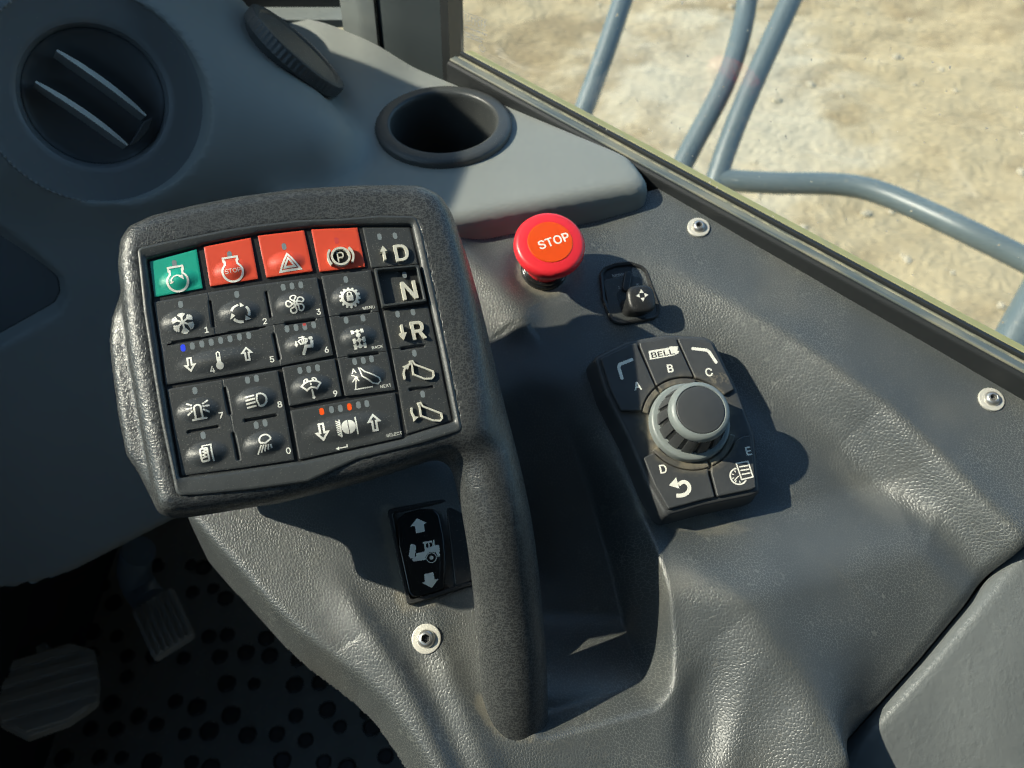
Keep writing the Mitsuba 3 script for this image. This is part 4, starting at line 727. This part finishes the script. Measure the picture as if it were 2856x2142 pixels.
SL = [[(-37.95,33.4),(-38.26,21.03)], [(-11.12,33.94),(-11.08,21.49)], [(-57.75,15.58),(-45.03,15.79)], [(-31.44,16.4),(-17.99,16.46)], [(-4.31,16.62),(9.61,16.57)],
      [(-11.0,11.87),(-10.69,-0.41)], [(-37.88,-10.7),(-37.53,-23.13)], [(-37.43,-33.23),(-36.97,-45.45)], [(-57.21,-28.42),(-43.99,-28.41)], [(-31.09,-27.93),(-16.78,-28.04)],
      [(22.72,16.55),(37.17,16.39)], [(23.07,-5.23),(37.19,-5.78)], [(49.46,-5.57),(60.59,-5.79)], [(49.43,-27.19),(60.7,-27.59)]]
SLG = unary_union([sg.LineString(s) for s in SL])
def mat_h(p, edges=True):
    p = np.asarray(p)[:, :2]; z = 0.2 - 0.00016 * (p ** 2).sum(1)
    for x, y, rx, ry, hh in DOMES:
        r2_ = ((p[:, 0] - x) / rx) ** 2 + ((p[:, 1] - y) / ry) ** 2; z += hh * np.where(r2_ < 1, (1 - np.clip(r2_, 0, 1)) ** 1.7, 0)
    if edges:
        pt = shapely.points(p); d = shapely.distance(pt, SLG); z -= 2.0 * np.exp(-(d / 0.60) ** 4)
        e = np.min([np.where(shapely.distance(pt, g) < 0.2, shapely.distance(pt, g.exterior), 9) for g in GB], 0); z -= 0.7 * (1 - np.clip(e / 0.9, 0, 1)) ** 2
    return z
add(PK + '__bezel', place(loft([np.c_[a, np.full(300, z)] for a, z in ((resample(BZ, 300), -3), (resample(BZ, 300), 1.0), (resample(BZ.buffer(-0.5), 300, resample(BZ, 300)[0]), 1.6), (resample(BZ.buffer(-1.4), 300, resample(BZ, 300)[0]), 1.7))], False, False), K), BEZEL, smooth=45, label='smooth black bezel round the keys')
allt = unary_union([g.buffer(1.5) for g in GB]).buffer(1.2).buffer(-1.9); allt = sg.Polygon(allt.exterior) if allt.geom_type == 'Polygon' else sg.Polygon(unary_union(allt.buffer(2)).exterior).buffer(-2)
b0 = resample(BZ.buffer(-1.4), 300, resample(BZ, 300)[0]); cen = np.array(BZ.centroid.coords[0])
def polar(poly, dirs):
    r = []
    for d in dirs:
        it = sg.LineString([cen, cen + d * 300]).intersection(poly.exterior); it = it if it.geom_type == 'Point' else max(it.geoms, key=lambda g: sg.Point(cen).distance(g)); r.append((it.x, it.y))
    return np.array(r)
dirs = (b0 - cen) / np.linalg.norm(b0 - cen, axis=1, keepdims=True); i0 = polar(rnd(allt, 1.2), dirs)
add(PK + '__bezel__inner_rim', place(loft([np.c_[b0, np.full(300, 1.7)], np.c_[b0 * 0.6 + i0 * 0.4, np.full(300, 1.4)], np.c_[b0 * 0.22 + i0 * 0.78, np.full(300, 0.8)], np.c_[i0, np.full(300, 0.3)], np.c_[i0, np.full(300, -2.4)]], False, False), K), BEZEL, smooth=45)
add(PK + '__key_bed', place(slab(BZ.buffer(-0.6), -4, -1.5, 0.2, 0), K), BLACK)
def key(pts, bsdf, label, inset_=0.0, lift=0.0):
    poly = sg.Polygon(pts); gb = min(GB, key=lambda g: g.symmetric_difference(poly.intersection(g)).area + (0 if g.buffer(0.2).contains(poly) else 1e6))
    poly = poly.buffer(-inset_, join_style='mitre') if inset_ else poly.intersection(gb.buffer(-0.42, join_style='mitre')).buffer(-0.004, join_style='mitre')
    m, nb = capped(poly, lambda p: mat_h(p) + lift, 0.55); v = m.vertices; b = np.arange(nb); low = np.c_[v[:nb, :2], np.full(nb, -2.2)]
    f = np.vstack([m.faces, np.stack([b, b + len(v), (b + 1) % nb], 1), np.stack([(b + 1) % nb, b + len(v), (b + 1) % nb + len(v)], 1)])
    return add(PK + '__key', place(tm(np.vstack([v, low]), f), K), bsdf, smooth=40, label=label)
# symbols: drawn about the origin, millimetres, x right and y up
def ln(pts, w, cap='round', closed=False):
    return (sg.LinearRing(pts) if closed else sg.LineString(pts)).buffer(w / 2, cap_style=cap, join_style='mitre')
def arcp(r, a0, a1, n=24, c=(0, 0)):
    t = np.radians(np.linspace(a0, a1, n)); return np.c_[c[0] + r * np.cos(t), c[1] + r * np.sin(t)]
def circ(x, y, r): return sg.Point(x, y).buffer(r, 24)
def poly(*p): return sg.Polygon(p)
def U(*g): return unary_union(list(g))
def rot(g, a, o=(0, 0)): return sa.rotate(g, a, origin=o)
def scl(g, k): return sa.scale(g, k, k, origin=(0, 0))
engine = ln(list(arcp(3.0, 128, 412, 40)) + [(1.85, 3.9), (2.1, 3.9), (2.1, 5.0), (-2.1, 5.0), (-2.1, 3.9), (-1.85, 3.9)], 0.5, closed=True)
S_start = U(engine, ln(arcp(1.75, 190, 60), 0.3), poly((1.9, 0.15), (0.55, 1.35), (1.75, 1.75)), ln([(-2.1, -0.3), (-1.3, -0.1)], 0.25))
S_haz = U(poly((-3.4, -2.2), (3.4, -2.2), (0, 3.6)).difference(poly((-2.6, -1.7), (2.6, -1.7), (0, 2.7))), poly((-1.9, -1.3), (1.9, -1.3), (0, 1.95)).difference(poly((-1.15, -0.85), (1.15, -0.85), (0, 1.1))))
S_brake = U(circ(0, 0, 3.0).difference(circ(0, 0, 2.45)), ln(arcp(3.9, 140, 215), 0.55, 'flat'), ln(arcp(3.9, -35, 40), 0.55, 'flat'))
br = U(ln([(0, 0), (0, 3.1)], 0.42), ln([(0, 1.7), (0.9, 2.7)], 0.38), ln([(0, 1.7), (-0.9, 2.7)], 0.38), ln([(0, 2.5), (0.5, 3.1)], 0.3), ln([(0, 2.5), (-0.5, 3.1)], 0.3))
S_snow = U(*[rot(br, 60 * k) for k in range(6)])
ra1 = U(ln(arcp(2.6, 172, 108), 0.62, 'flat'), poly((-0.1, 1.8), (-0.35, 3.4), (0.9, 2.35)))
S_rec = U(*[rot(ra1, -12 - 120 * k) for k in range(3)])
bl = sg.Polygon(smooth_path(np.array([(0.15, 0.35), (0.35, 1.2), (1.0, 1.75), (1.35, 2.4), (0.9, 3.2), (-0.2, 3.35), (-1.0, 2.7), (-0.95, 1.7), (-0.5, 1.0), (-0.25, 0.4), (0.15, 0.35)]), 40))
S_fan = U(*[rot(bl.difference(bl.buffer(-0.38)), 15 + 72 * k) for k in range(5)], circ(0, 0, 0.62).difference(circ(0, 0, 0.25)))
ar = sg.Polygon([(-0.75, -2.3), (0.75, -2.3), (0.75, 0.1), (1.85, 0.1), (0, 2.4), (-1.85, 0.1), (-0.75, 0.1)]); S_arrow = ar.difference(ar.buffer(-0.42, join_style='mitre'))
S_solid = sg.Polygon([(-0.32, -2.0), (0.32, -2.0), (0.32, 0.3), (1.05, 0.3), (0, 2.0), (-1.05, 0.3), (-0.32, 0.3)])
S_therm = U(ln([(-0.55, -1.2), (-0.55, 2.7), (0, 3.2), (0.55, 2.7), (0.55, -1.2)], 0.3), ln([(0, -2.2), (0, 0.6)], 0.55), circ(0, -2.3, 0.95), circ(0, -2.3, 1.3).difference(circ(0, -2.3, 1.1)))
S_def = U(ln([(-1.9, 1.5), (-1.3, 0.3), (0.9, 0.9), (1.0, 2.0)], 0.28), ln(smooth_path(np.array([(-1.9, 1.5), (-0.6, 2.1), (1.0, 2.0)]), 12), 0.28), *[ln(smooth_path(np.array([(x, 0.2), (x + 0.2, 0.8), (x, 1.3), (x + 0.15, 1.8)]), 10), 0.22) for x in (-0.8, -0.25, 0.3)],
          rot(scl(S_solid, 0.5), -90).__class__(rot(scl(S_solid, 0.5), -90).exterior.coords) if False else sa.translate(rot(scl(S_solid, 0.5), -90), -0.6, 2.8), sa.translate(rot(scl(S_solid, 0.5), 180), -2.7, 0.7), circ(2.2, 2.1, 0.62), ln([(2.4, 0.9), (2.1, -0.7), (0.2, -0.6), (-0.8, -2.6)], 0.85))
S_bea = U(ln([(-0.95, -1.9)] + list(arcp(0.95, 180, 0, 14, (0, 1.0))) + [(0.95, -1.9)], 0.4, 'flat'), ln([(-1.9, -2.1), (1.9, -2.1)], 0.4), *[ln([(s * 1.5, 1.0 + dy * 0.35), (s * (1.5 + 0.45 * c_), 1.0 + dy * 0.35 + 0.45 * s2)], 0.38, 'flat').union(ln([(s * (1.5 + 0.75 * c_), 1.0 + dy * 0.35 + 0.75 * s2), (s * (1.5 + 1.75 * c_), 1.0 + dy * 0.35 + 1.75 * s2)], 0.38, 'flat')) for s in (-1, 1) for dy, c_, s2 in ((3.0, 0.85, 0.55), (0.6, 1.0, 0.05), (-2.0, 0.85, -0.5))])
S_beam = U(ln(list(arcp(1.9, 90, -90, 20, (1.1, 0))) + [(0.5, -1.75), (0.1, 0), (0.5, 1.75)], 0.42, closed=True), *[ln([(-3.2, y), (-0.4, y)], 0.38, 'flat') for y in (-1.6, -0.53, 0.53, 1.6)])
S_mir = U(rnd(poly((-1.9, -2.4), (0.7, -2.4), (0.7, 2.0), (-1.9, 2.0)), 0.6).difference(rnd(poly((-1.9, -2.4), (0.7, -2.4), (0.7, 2.0), (-1.9, 2.0)), 0.6).buffer(-0.42)), ln([(-1.5, -1.2), (-0.2, -1.0), (-1.1, -0.3), (0.2, 0.1), (-0.9, 0.7), (0.2, 1.1), (-0.6, 1.6)], 0.28), ln([(-0.9, 2.0), (-0.9, 2.7), (1.6, 2.7)], 0.3, 'flat'), ln([(1.7, 2.9), (1.7, -2.6)], 0.34, 'flat'))
S_lamp = U(ln(list(arcp(1.8, 10, 200, 24, (0.6, 0.9))) + [(-0.9, 0.1), (0.6, -0.3), (2.3, 0.7)], 0.42, closed=True), *[ln([(-0.9 + 0.75 * k, -0.7 - 0.08 * k), (-2.5 + 1.15 * k, -3.2 + 0.25 * k)], 0.36, 'flat') for k in range(5)])
S_wip = U(ln(list(arcp(4.6, 132, 48, 20, (0, -2.2))) + list(arcp(2.4, 48, 132, 14, (0, -2.2))), 0.42, closed=True), ln([(0, -2.6), (0.05, -1.2)], 0.5), circ(0.1, -2.8, 0.4), *[ln(arcp(3.2 + q, a, a + 10, 5, (0, -0.6)), 0.34, 'flat') for q in (0.3,) for a in (52, 70, 100, 118)], *[ln([(0, y), (0, y + 0.55)], 0.36, 'flat') for y in (-1.0, 0.0, 1.0, 2.0)], ln(arcp(0.8, 60, 180, 8, (-1.2, 2.6)), 0.32), ln(arcp(0.8, 0, 120, 8, (1.2, 2.6)), 0.32))
S_gear = U(circ(0, 0, 2.65), *[rot(poly((-0.34, 2.4), (0.34, 2.4), (0.26, 3.25), (-0.26, 3.25)), 360 / 14 * k) for k in range(14)]).difference(circ(0, 0, 2.0))
S_gear = U(S_gear, poly((-0.95, -1.2), (0.95, -1.2), (0.95, 0.25), (-0.95, 0.25)).difference(U(circ(0, -0.25, 0.22), ln([(0, -0.3), (0, -0.75)], 0.18))), ln([(-0.6, 0.25), (-0.6, 0.8)] + list(arcp(0.6, 180, 0, 10, (0, 0.85))) + [(0.6, 0.25)], 0.3, 'flat'))
def axle(y): return U(*[poly((x - 0.45, y - 0.75), (x + 0.45, y - 0.75), (x + 0.45, y + 0.75), (x - 0.45, y + 0.75)) for x in (-1.7, 1.7)], ln([(-1.6, y), (1.6, y)], 0.3), circ(0, y, 0.62))
S_axl = U(axle(2.3), axle(-1.0), axle(-2.9), ln([(0, 2.3), (0, -2.9)], 0.3), circ(0, 0.75, 0.75)).difference(U(*[U(ln([(-0.35, y - 0.35), (0.35, y + 0.35)], 0.16), ln([(-0.35, y + 0.35), (0.35, y - 0.35)], 0.16)) for y in (2.3, 0.75, -1.0, -2.9)]))
S_body = ln([(-2.6, 1.9), (-2.2, 1.75), (2.0, 0.0), (3.5, -0.1), (3.7, -0.9), (3.2, -1.6), (1.6, -1.7), (-2.3, -0.4)], 0.42, closed=True)
S_tipA = U(sa.translate(scl(ln([(-2.6, 1.9), (-2.2, 1.8), (2.0, 0.2), (3.3, -0.2), (3.4, -1.2), (1.8, -1.4), (-2.0, 0.4)], 0.42, closed=True), 0.92), 1.0, 0.9), ln([(-3.4, -2.6), (2.2, -2.4)], 0.32, 'flat'), ln([(-2.9, -2.6), (-2.9, 0.2)], 0.34, 'flat'), ln([(-3.9, -0.3), (-2.8, 0.8), (-1.9, -0.2)], 0.32), ln([(-3.9, 0.3), (-2.3, 1.1)], 0.25))
S_curl = U(ln(arcp(3.0, 200, 118, 16, (0.4, -0.6)), 0.55), poly((-1.9, 1.2), (-0.4, 2.6), (-2.4, 2.5)))
S_up = U(sa.translate(scl(S_body, 0.92), 0.9, 0), ln(arcp(3.4, 195, 135, 14, (-0.6, -1.2)), 0.5), poly((-3.8, 0.4), (-2.2, 1.9), (-2.0, 0.9)))
S_dn = U(sa.translate(scl(S_body, 0.92), 0.9, 0), ln(arcp(3.4, 160, 215, 14, (-0.4, 0.6)), 0.5), poly((-4.0, -0.6), (-2.6, -0.4), (-2.6, -2.1)))
S_ret = U(circ(0, 0, 2.35).difference(poly((-0.22, -3), (0.22, -3), (0.22, 3), (-0.22, 3))), *[ln([(s, -3.0), (s, 3.0)], 0.34, 'flat') for s in (-2.75, 2.75)], *[ln([(-2.8, y), (-4.0, y + 0.9)], 0.26, 'flat') for y in np.linspace(-2.8, 1.9, 7)])
S_ent = U(ln([(-1.7, -0.3), (1.9, -0.3), (1.9, 0.7)], 0.4, 'flat'), poly((-2.6, -0.3), (-1.3, 0.45), (-1.3, -1.05)))
mh_ = lambda v: mat_h(v, False)
def pr(k, g, c, what='symbol', height=0.12, bsdf=None, a=0.0, s=1.0, lift=0.05):
    m = g if isinstance(g, trimesh.Trimesh) else plate(g.buffer(0.07 if what == 'symbol' else 0), 0, height); m = move(m, c[0], c[1], 0, a, s)
    return add(k + '__' + what, place(on_surface(m, mh_, lift), K), bsdf or PRINT, smooth=False)
def led(k, pxs, bsdf=None):
    g = sg.LineString([(0, -0.7), (0, 0.7)]).buffer(1.1)
    for i, q in enumerate(pxs):
        q, b = (q[:2], q[2]) if len(q) > 2 else (q, bsdf or LED); pr(k, g, q, 'indicator', 0.22, b, 0, 1.0, -0.08)
RA = 0.0
k = key(t_green, KEY_GREEN, 'green engine start key'); pr(k, S_start, [(-51.14,45.7)][0], s=1.6, a=2); led(k, [[(-51.47,55.53)][0]])
k = key(t_stop, KEY_RED, 'red engine stop key'); pr(k, engine, [(-25.08,46.77)][0], s=1.6, a=2); pr(k, text('STOP', 2.1, 0.12, False), [(-24.9,47.01)][0], 'word', a=2); led(k, [[(-25.24,56.28)][0]])
k = key(t_haz, KEY_RED, 'red hazard warning key with double triangle'); pr(k, S_haz, [(2.33,47.0)][0], s=1.68, a=2); led(k, [[(1.4,56.79)][0]])
k = key(t_park, KEY_RED, 'red parking brake key with raised P in brackets'); c = [(28.12,46.91)][0]
pr(k, circ(0, 0, 4.7), c, 'disc', 0.15, BLACK, lift=0.02); pr(k, S_brake, c, 'symbol', 1.5, CREAM, s=1.62); pr(k, text('P', 5.2, 1.5, False), c, 'letter', bsdf=CREAM); led(k, [[(27.78,56.35)][0] + (LED_RED,)])
k = key(t_d, KEY, 'black drive key marked D'); pr(k, text('D', 8.6, 1.7, True), [(59.15,44.84)][0], 'letter', bsdf=CREAM); pr(k, S_solid, [(49.98,45.47)][0], 'arrow', 1.7, CREAM, s=1.9); led(k, [[(49.81,55.51)][0], [(57.89,55.0)][0]])
k = key(t_n, KEY, 'black neutral key marked N sunk in a square rim', 1.5, -1.0); tn = sg.Polygon(t_n)
o_ = resample(rnd(tn.buffer(-0.25), 0.8), 140); i_ = resample(rnd(tn.buffer(-1.7), 0.8), 140, o_[0])
add(k + '__rim', place(loft([np.c_[o_, np.full(140, -1)], np.c_[o_, np.full(140, 2.0)], np.c_[o_ * 0.75 + i_ * 0.25, np.full(140, 2.5)], np.c_[o_ * 0.25 + i_ * 0.75, np.full(140, 2.5)], np.c_[i_, np.full(140, 2.1)], np.c_[i_, np.full(140, -1.6)]], False, False), K), BEZEL, smooth=40)
pr(k, text('N', 9.2, 2.2, True), [(59.13,24.24)][0], 'letter', bsdf=CREAM, lift=-0.9); led(k, [[(58.52,33.04)][0]])
k = key(t_r, KEY, 'black reverse key marked R'); pr(k, text('R', 9.2, 1.7, True), [(59.27,2.44)][0], 'letter', bsdf=CREAM); pr(k, rot(S_solid, 180), [(51.19,2.36)][0], 'arrow', 1.7, CREAM, s=1.9); led(k, [[(50.83,12.7)][0], [(58.82,12.59)][0]])
k = key(t_up, KEY, 'black key with raised tipping body and upward arrow'); pr(k, U(ln([(51.95,-13.08),(53.25,-12.98),(53.98,-14.92),(62.51,-20.03),(62.44,-22.33),(60.98,-23.55),(57.45,-23.08),(52.34,-19.88),(52.56,-14.84)], 0.75, closed=True), ln(smooth_path(np.array([(47.7,-21.18),(47.84,-18.1),(49.19,-15.72),(51.63,-14.26)]), 14), 0.9), poly(*[(47.74,-14.98),(51.67,-14.1),(50.08,-16.86)])), (0, 0), 'symbol', 1.4, CREAM); led(k, [[(55.21,-8.86)][0]])
k = key(t_dn, KEY, 'black key with raised tipping body and downward arrow'); pr(k, U(ln([(51.69,-34.89),(52.98,-34.81),(53.7,-36.72),(62.2,-42.02),(62.21,-44.29),(60.84,-45.48),(57.41,-44.67),(51.96,-41.39),(52.17,-36.44)], 0.75, closed=True), ln(smooth_path(np.array([(47.98,-36.79),(47.81,-39.17),(48.6,-41.56)]), 14), 0.9), poly(*[(50.47,-41.67),(47.92,-43.36),(47.88,-40.79)])), (0, 0), 'symbol', 1.4, CREAM); led(k, [[(55.08,-30.41)][0]])
def num(k, s, c, h=2.9): pr(k, text(s, h, 0.12, True), c, 'number')
def word(k, s, c): pr(k, text(s, 1.55, 0.1, False), c, 'word', bsdf=PRINT)
k = key(t_1, KEY, 'black snowflake key numbered 1'); pr(k, S_snow, [(-51.68,24.24)][0], s=1.55, a=4); num(k, '1', [(-41.68,19.48)][0]); led(k, [[(-51.63,34.21)][0]])
k = key(t_2, KEY, 'black air recirculation key numbered 2'); pr(k, S_rec, [(-24.8,24.8)][0], s=1.6); num(k, '2', [(-14.14,19.37)][0]); led(k, [[(-25.08,35.15)][0]])
k = key(t_3, KEY, 'black fan key numbered 3'); pr(k, S_fan, [(1.75,25.41)][0], s=1.42); num(k, '3', [(12.21,20.02)][0]); led(k, [[(-2.6,35.4)][0], [(1.74,35.42)][0], [(6.04,35.36)][0]])
k = key(t_45, KEY, 'wide black temperature key with thermometer between two arrows, numbered 4 and 5')
pr(k, rot(S_arrow, 180), [(-51.65,3.6)][0], s=1.52); pr(k, S_arrow, [(-25.04,4.24)][0], s=1.52); pr(k, S_therm, [(-38.23,3.42)][0], s=1.28, a=1); num(k, '4', [(-41.98,-0.69)][0]); num(k, '5', [(-13.96,-0.31)][0])
led(k, [[(-53.63,12.36)][0] + (LED_BLUE,), [(-49.31,12.59)][0], [(-44.91,12.86)][0], [(-40.51,12.99)][0], [(-36.08,13.16)][0], [(-31.69,13.25)][0], [(-27.21,13.43)][0], [(-22.79,13.41)][0]])
k = key(t_6, KEY, 'black seat ventilation key numbered 6'); pr(k, S_def, [(2.65,3.68)][0], s=1.5); num(k, '6', [(12.61,0.05)][0]); led(k, [[(-4.4,13.75)][0], [(-0.01,13.71)][0], [(4.22,13.44)][0], [(8.62,13.72)][0]]); pr(k, sg.box(-0.75, 0.0, 0.75, 1.2).buffer(0.05), [(4.23,14.07)][0], 'lit_indicator', 0.26, LED_RED, s=0.9)
k = key(t_7, KEY, 'black beacon lamp key numbered 7'); pr(k, S_bea, [(-51.18,-20.07)][0], s=1.62); num(k, '7', [(-41.44,-23.36)][0]); led(k, [[(-51.37,-9.36)][0]])
k = key(t_8, KEY, 'black headlamp beam key numbered 8'); pr(k, S_beam, [(-24.3,-19.59)][0], s=1.55, a=2); num(k, '8', [(-14.06,-23.1)][0]); led(k, [[(-26.91,-8.57)][0], [(-22.68,-8.48)][0]])
k = key(t_mir, KEY, 'black heated mirror key'); pr(k, S_mir, [(-50.54,-40.57)][0], s=1.5, a=2); led(k, [[(-50.92,-31.39)][0]])
k = key(t_lamp, KEY, 'black work lamp key numbered 0'); pr(k, S_lamp, [(-24.37,-40.46)][0], s=1.45, a=2); num(k, '0', [(-13.89,-46.08)][0]); led(k, [[(-26.47,-31.11)][0], [(-22.3,-30.81)][0]])
k = key(t_wip, KEY, 'black windscreen wiper key numbered 9'); pr(k, S_wip, [(2.12,-18.39)][0], s=1.5, a=2); num(k, '9', [(12.83,-22.48)][0]); led(k, [[(-1.89,-8.14)][0], [(2.37,-8.33)][0], [(6.63,-8.27)][0]])
k = key(t_lock, KEY, 'black cog and padlock key'); pr(k, S_gear, [(28.62,24.76)][0], s=1.62); word(k, 'MENU', [(37.08,18.41)][0]); led(k, [[(28.52,34.84)][0]])
k = key(t_axle, KEY, 'black axle lock key'); pr(k, S_axl, [(28.99,3.16)][0], s=1.42, a=2); word(k, 'BACK', [(37.48,-2.63)][0]); led(k, [[(24.75,13.58)][0], [(33.19,13.37)][0]])
k = key(t_tip, KEY, 'black automatic tipping key'); pr(k, U(ln([(26.33,-11.88),(27.17,-12.36),(28.7,-14.57),(35.34,-18.66),(35.67,-20.17),(34.19,-21.37),(31.8,-20.78),(26.98,-16.69)], 0.55, closed=True), ln([(22.37,-22.29),(31.36,-22.31)], 0.45, 'flat'), ln([(22.85,-22.22),(24.03,-16.73)], 0.45, 'flat'), ln([(22.17,-18.41),(23.92,-16.47),(25.08,-18.53)], 0.45), ln([(22.18,-15.03),(24.79,-16.78)], 0.35)), (0, 0)); pr(k, text('A', 2.6, 0.12, True), [(23.56,-13.01)][0], 'letter'); word(k, 'NEXT', [(37.78,-23.06)][0]); led(k, [[(24.99,-8.24)][0], [(29.25,-8.33)][0], [(33.42,-8.24)][0]])
k = key(t_ret, KEY, 'wide black retarder key between two arrows'); pr(k, rot(S_arrow, 180), [(3.22,-40.21)][0], s=1.85); pr(k, S_arrow, [(28.6,-40.34)][0], s=1.85); pr(k, S_ret, [(15.96,-40.3)][0], s=1.42); pr(k, S_ent, [(11.3,-49.17)][0], 'arrow', s=1.25); word(k, 'SELECT', [(37.24,-47.77)][0])
led(k, [[(4.78,-30.17)][0] + (LED_ORANGE,), [(9.55,-30.12)][0], [(13.85,-30.28)][0], [(18.27,-30.31)][0] + (LED_ORANGE,), [(22.74,-30.19)][0], [(26.9,-30.24)][0]])
tag(PK, 'black padded control pod on a grip arm with a keypad of symbol keys', 'keypad')

# ---------------------------------------------------------------- footwell: pedals, floor mat
FL = -1.0
BPQ = [(-0.5378,0.3128,-0.8602),(-0.5275,0.3489,-0.869),(-0.4778,0.3775,-0.8842),(-0.4503,0.3722,-0.8887),(-0.4352,0.3386,-0.8907),(-0.4298,0.3164,-0.8898),(-0.4493,0.293,-0.8833),(-0.4802,0.275,-0.8723),(-0.5077,0.2863,-0.8629)]
def pedal(pts, key, label, nrib, rdir_, th_=0.012, cat_='pedal'):
    P_ = np.array(pts); c = P_.mean(0); _, _, vt = np.linalg.svd(P_ - c); n = vt[2]; n = n if n[2] > 0 else -n
    x = np.array(rdir_, float); f = frame(c, n, x); q = f.l(P_)[:, :2]; pg = rnd(sg.Polygon(q).buffer(0), 5); x0, y0, x1, y1 = pg.bounds
    add(key + '__pad', place(slab(pg, -th_ * 1000, 0, 2, 0), f), PEDAL, smooth=40)
    for k in range(nrib):
        y = y0 + (k + 0.5) / nrib * (y1 - y0); w = (y1 - y0) / nrib * 0.27
        g = sg.box(x0 - 5, y - w, x1 + 5, y + w).intersection(pg.buffer(-2))
        if g.area > 20: add(key + '__rib', place(slab(max(getattr(g, 'geoms', [g]), key=lambda z: z.area), -1, 3.2, 1.2, 0), f), PEDAL, smooth=40)
    tag(key, label, cat_); return f
a_, b_ = np.array([(-0.5288,0.3201,-0.8802)][0]), np.array([(-0.4454,0.3613,-0.8847)][0])
pedal(BPQ, 'brake_pedal', 'wide dark ribbed pedal at the lower left of the photo', 5, b_ - a_)
APQ = [(-0.4158,0.4087,-0.8711),(-0.3788,0.4381,-0.8726),(-0.3429,0.3852,-0.8778),(-0.3794,0.3558,-0.8763)]; a_, b_ = np.array(APQ[0]), np.array(APQ[3])
fa_ = pedal(APQ, 'small_pedal', 'small dark ribbed pedal pad hanging on a curved arm', 7, b_ - a_)
arm_ = [np.array(q) for q in [(-0.4052,0.4269,-0.8885),(-0.4226,0.4454,-0.886),(-0.4234,0.4547,-0.8651),(-0.4072,0.4583,-0.8295)]]
add('small_pedal__arm', tube(smooth_path(arm_, 20), 0.018), STEEL_DARK, smooth=40)
add('brake_pedal__arm', tube([np.array(q) for q in [(-0.5285,0.3576,-0.9139),(-0.5791,0.4137,-0.9583),(-0.6077,0.4604,-0.9583)]], 0.03, 8), STEEL_DARK, smooth=40)
q_ = np.array([(-0.6172,0.4345,-0.9408),(-0.578,0.4555,-0.9493),(-0.526,0.3993,-0.9443),(-0.5605,0.3622,-0.9362),(-0.5915,0.3574,-0.9402)]); f_ = frame(q_.mean(0), np.linalg.svd(q_ - q_.mean(0))[2][2] * np.sign(np.linalg.svd(q_ - q_.mean(0))[2][2][2]), [1, 0, 0])
add('brake_pedal__bracket', place(slab(sg.Polygon(f_.l(q_)[:, :2]).buffer(0), -8, 0, 1, 3), f_), STEEL_DARK, smooth=40)
dm = []
xx = np.array([(-0.5465,0.3138,-1.0421)][0])
for i in range(20):
    for j in range(14):
        x, y = -0.70 + i * 0.036 + (j % 2) * 0.017 + r2.normal(0, 0.005), 0.14 + j * 0.030 + r2.normal(0, 0.005); q = r2.uniform(0.75, 1.15)
        if r2.random() < 0.22: continue
        add('footwell_floor__hole', move(lathe([(0.012, -0.001), (0.0115, 0.002), (0.0095, 0.0035), (0.0085, 0.001), (0.0001, 0.001)], 14), x, y, FL, s=q * 0.85), BLACK, smooth=40)
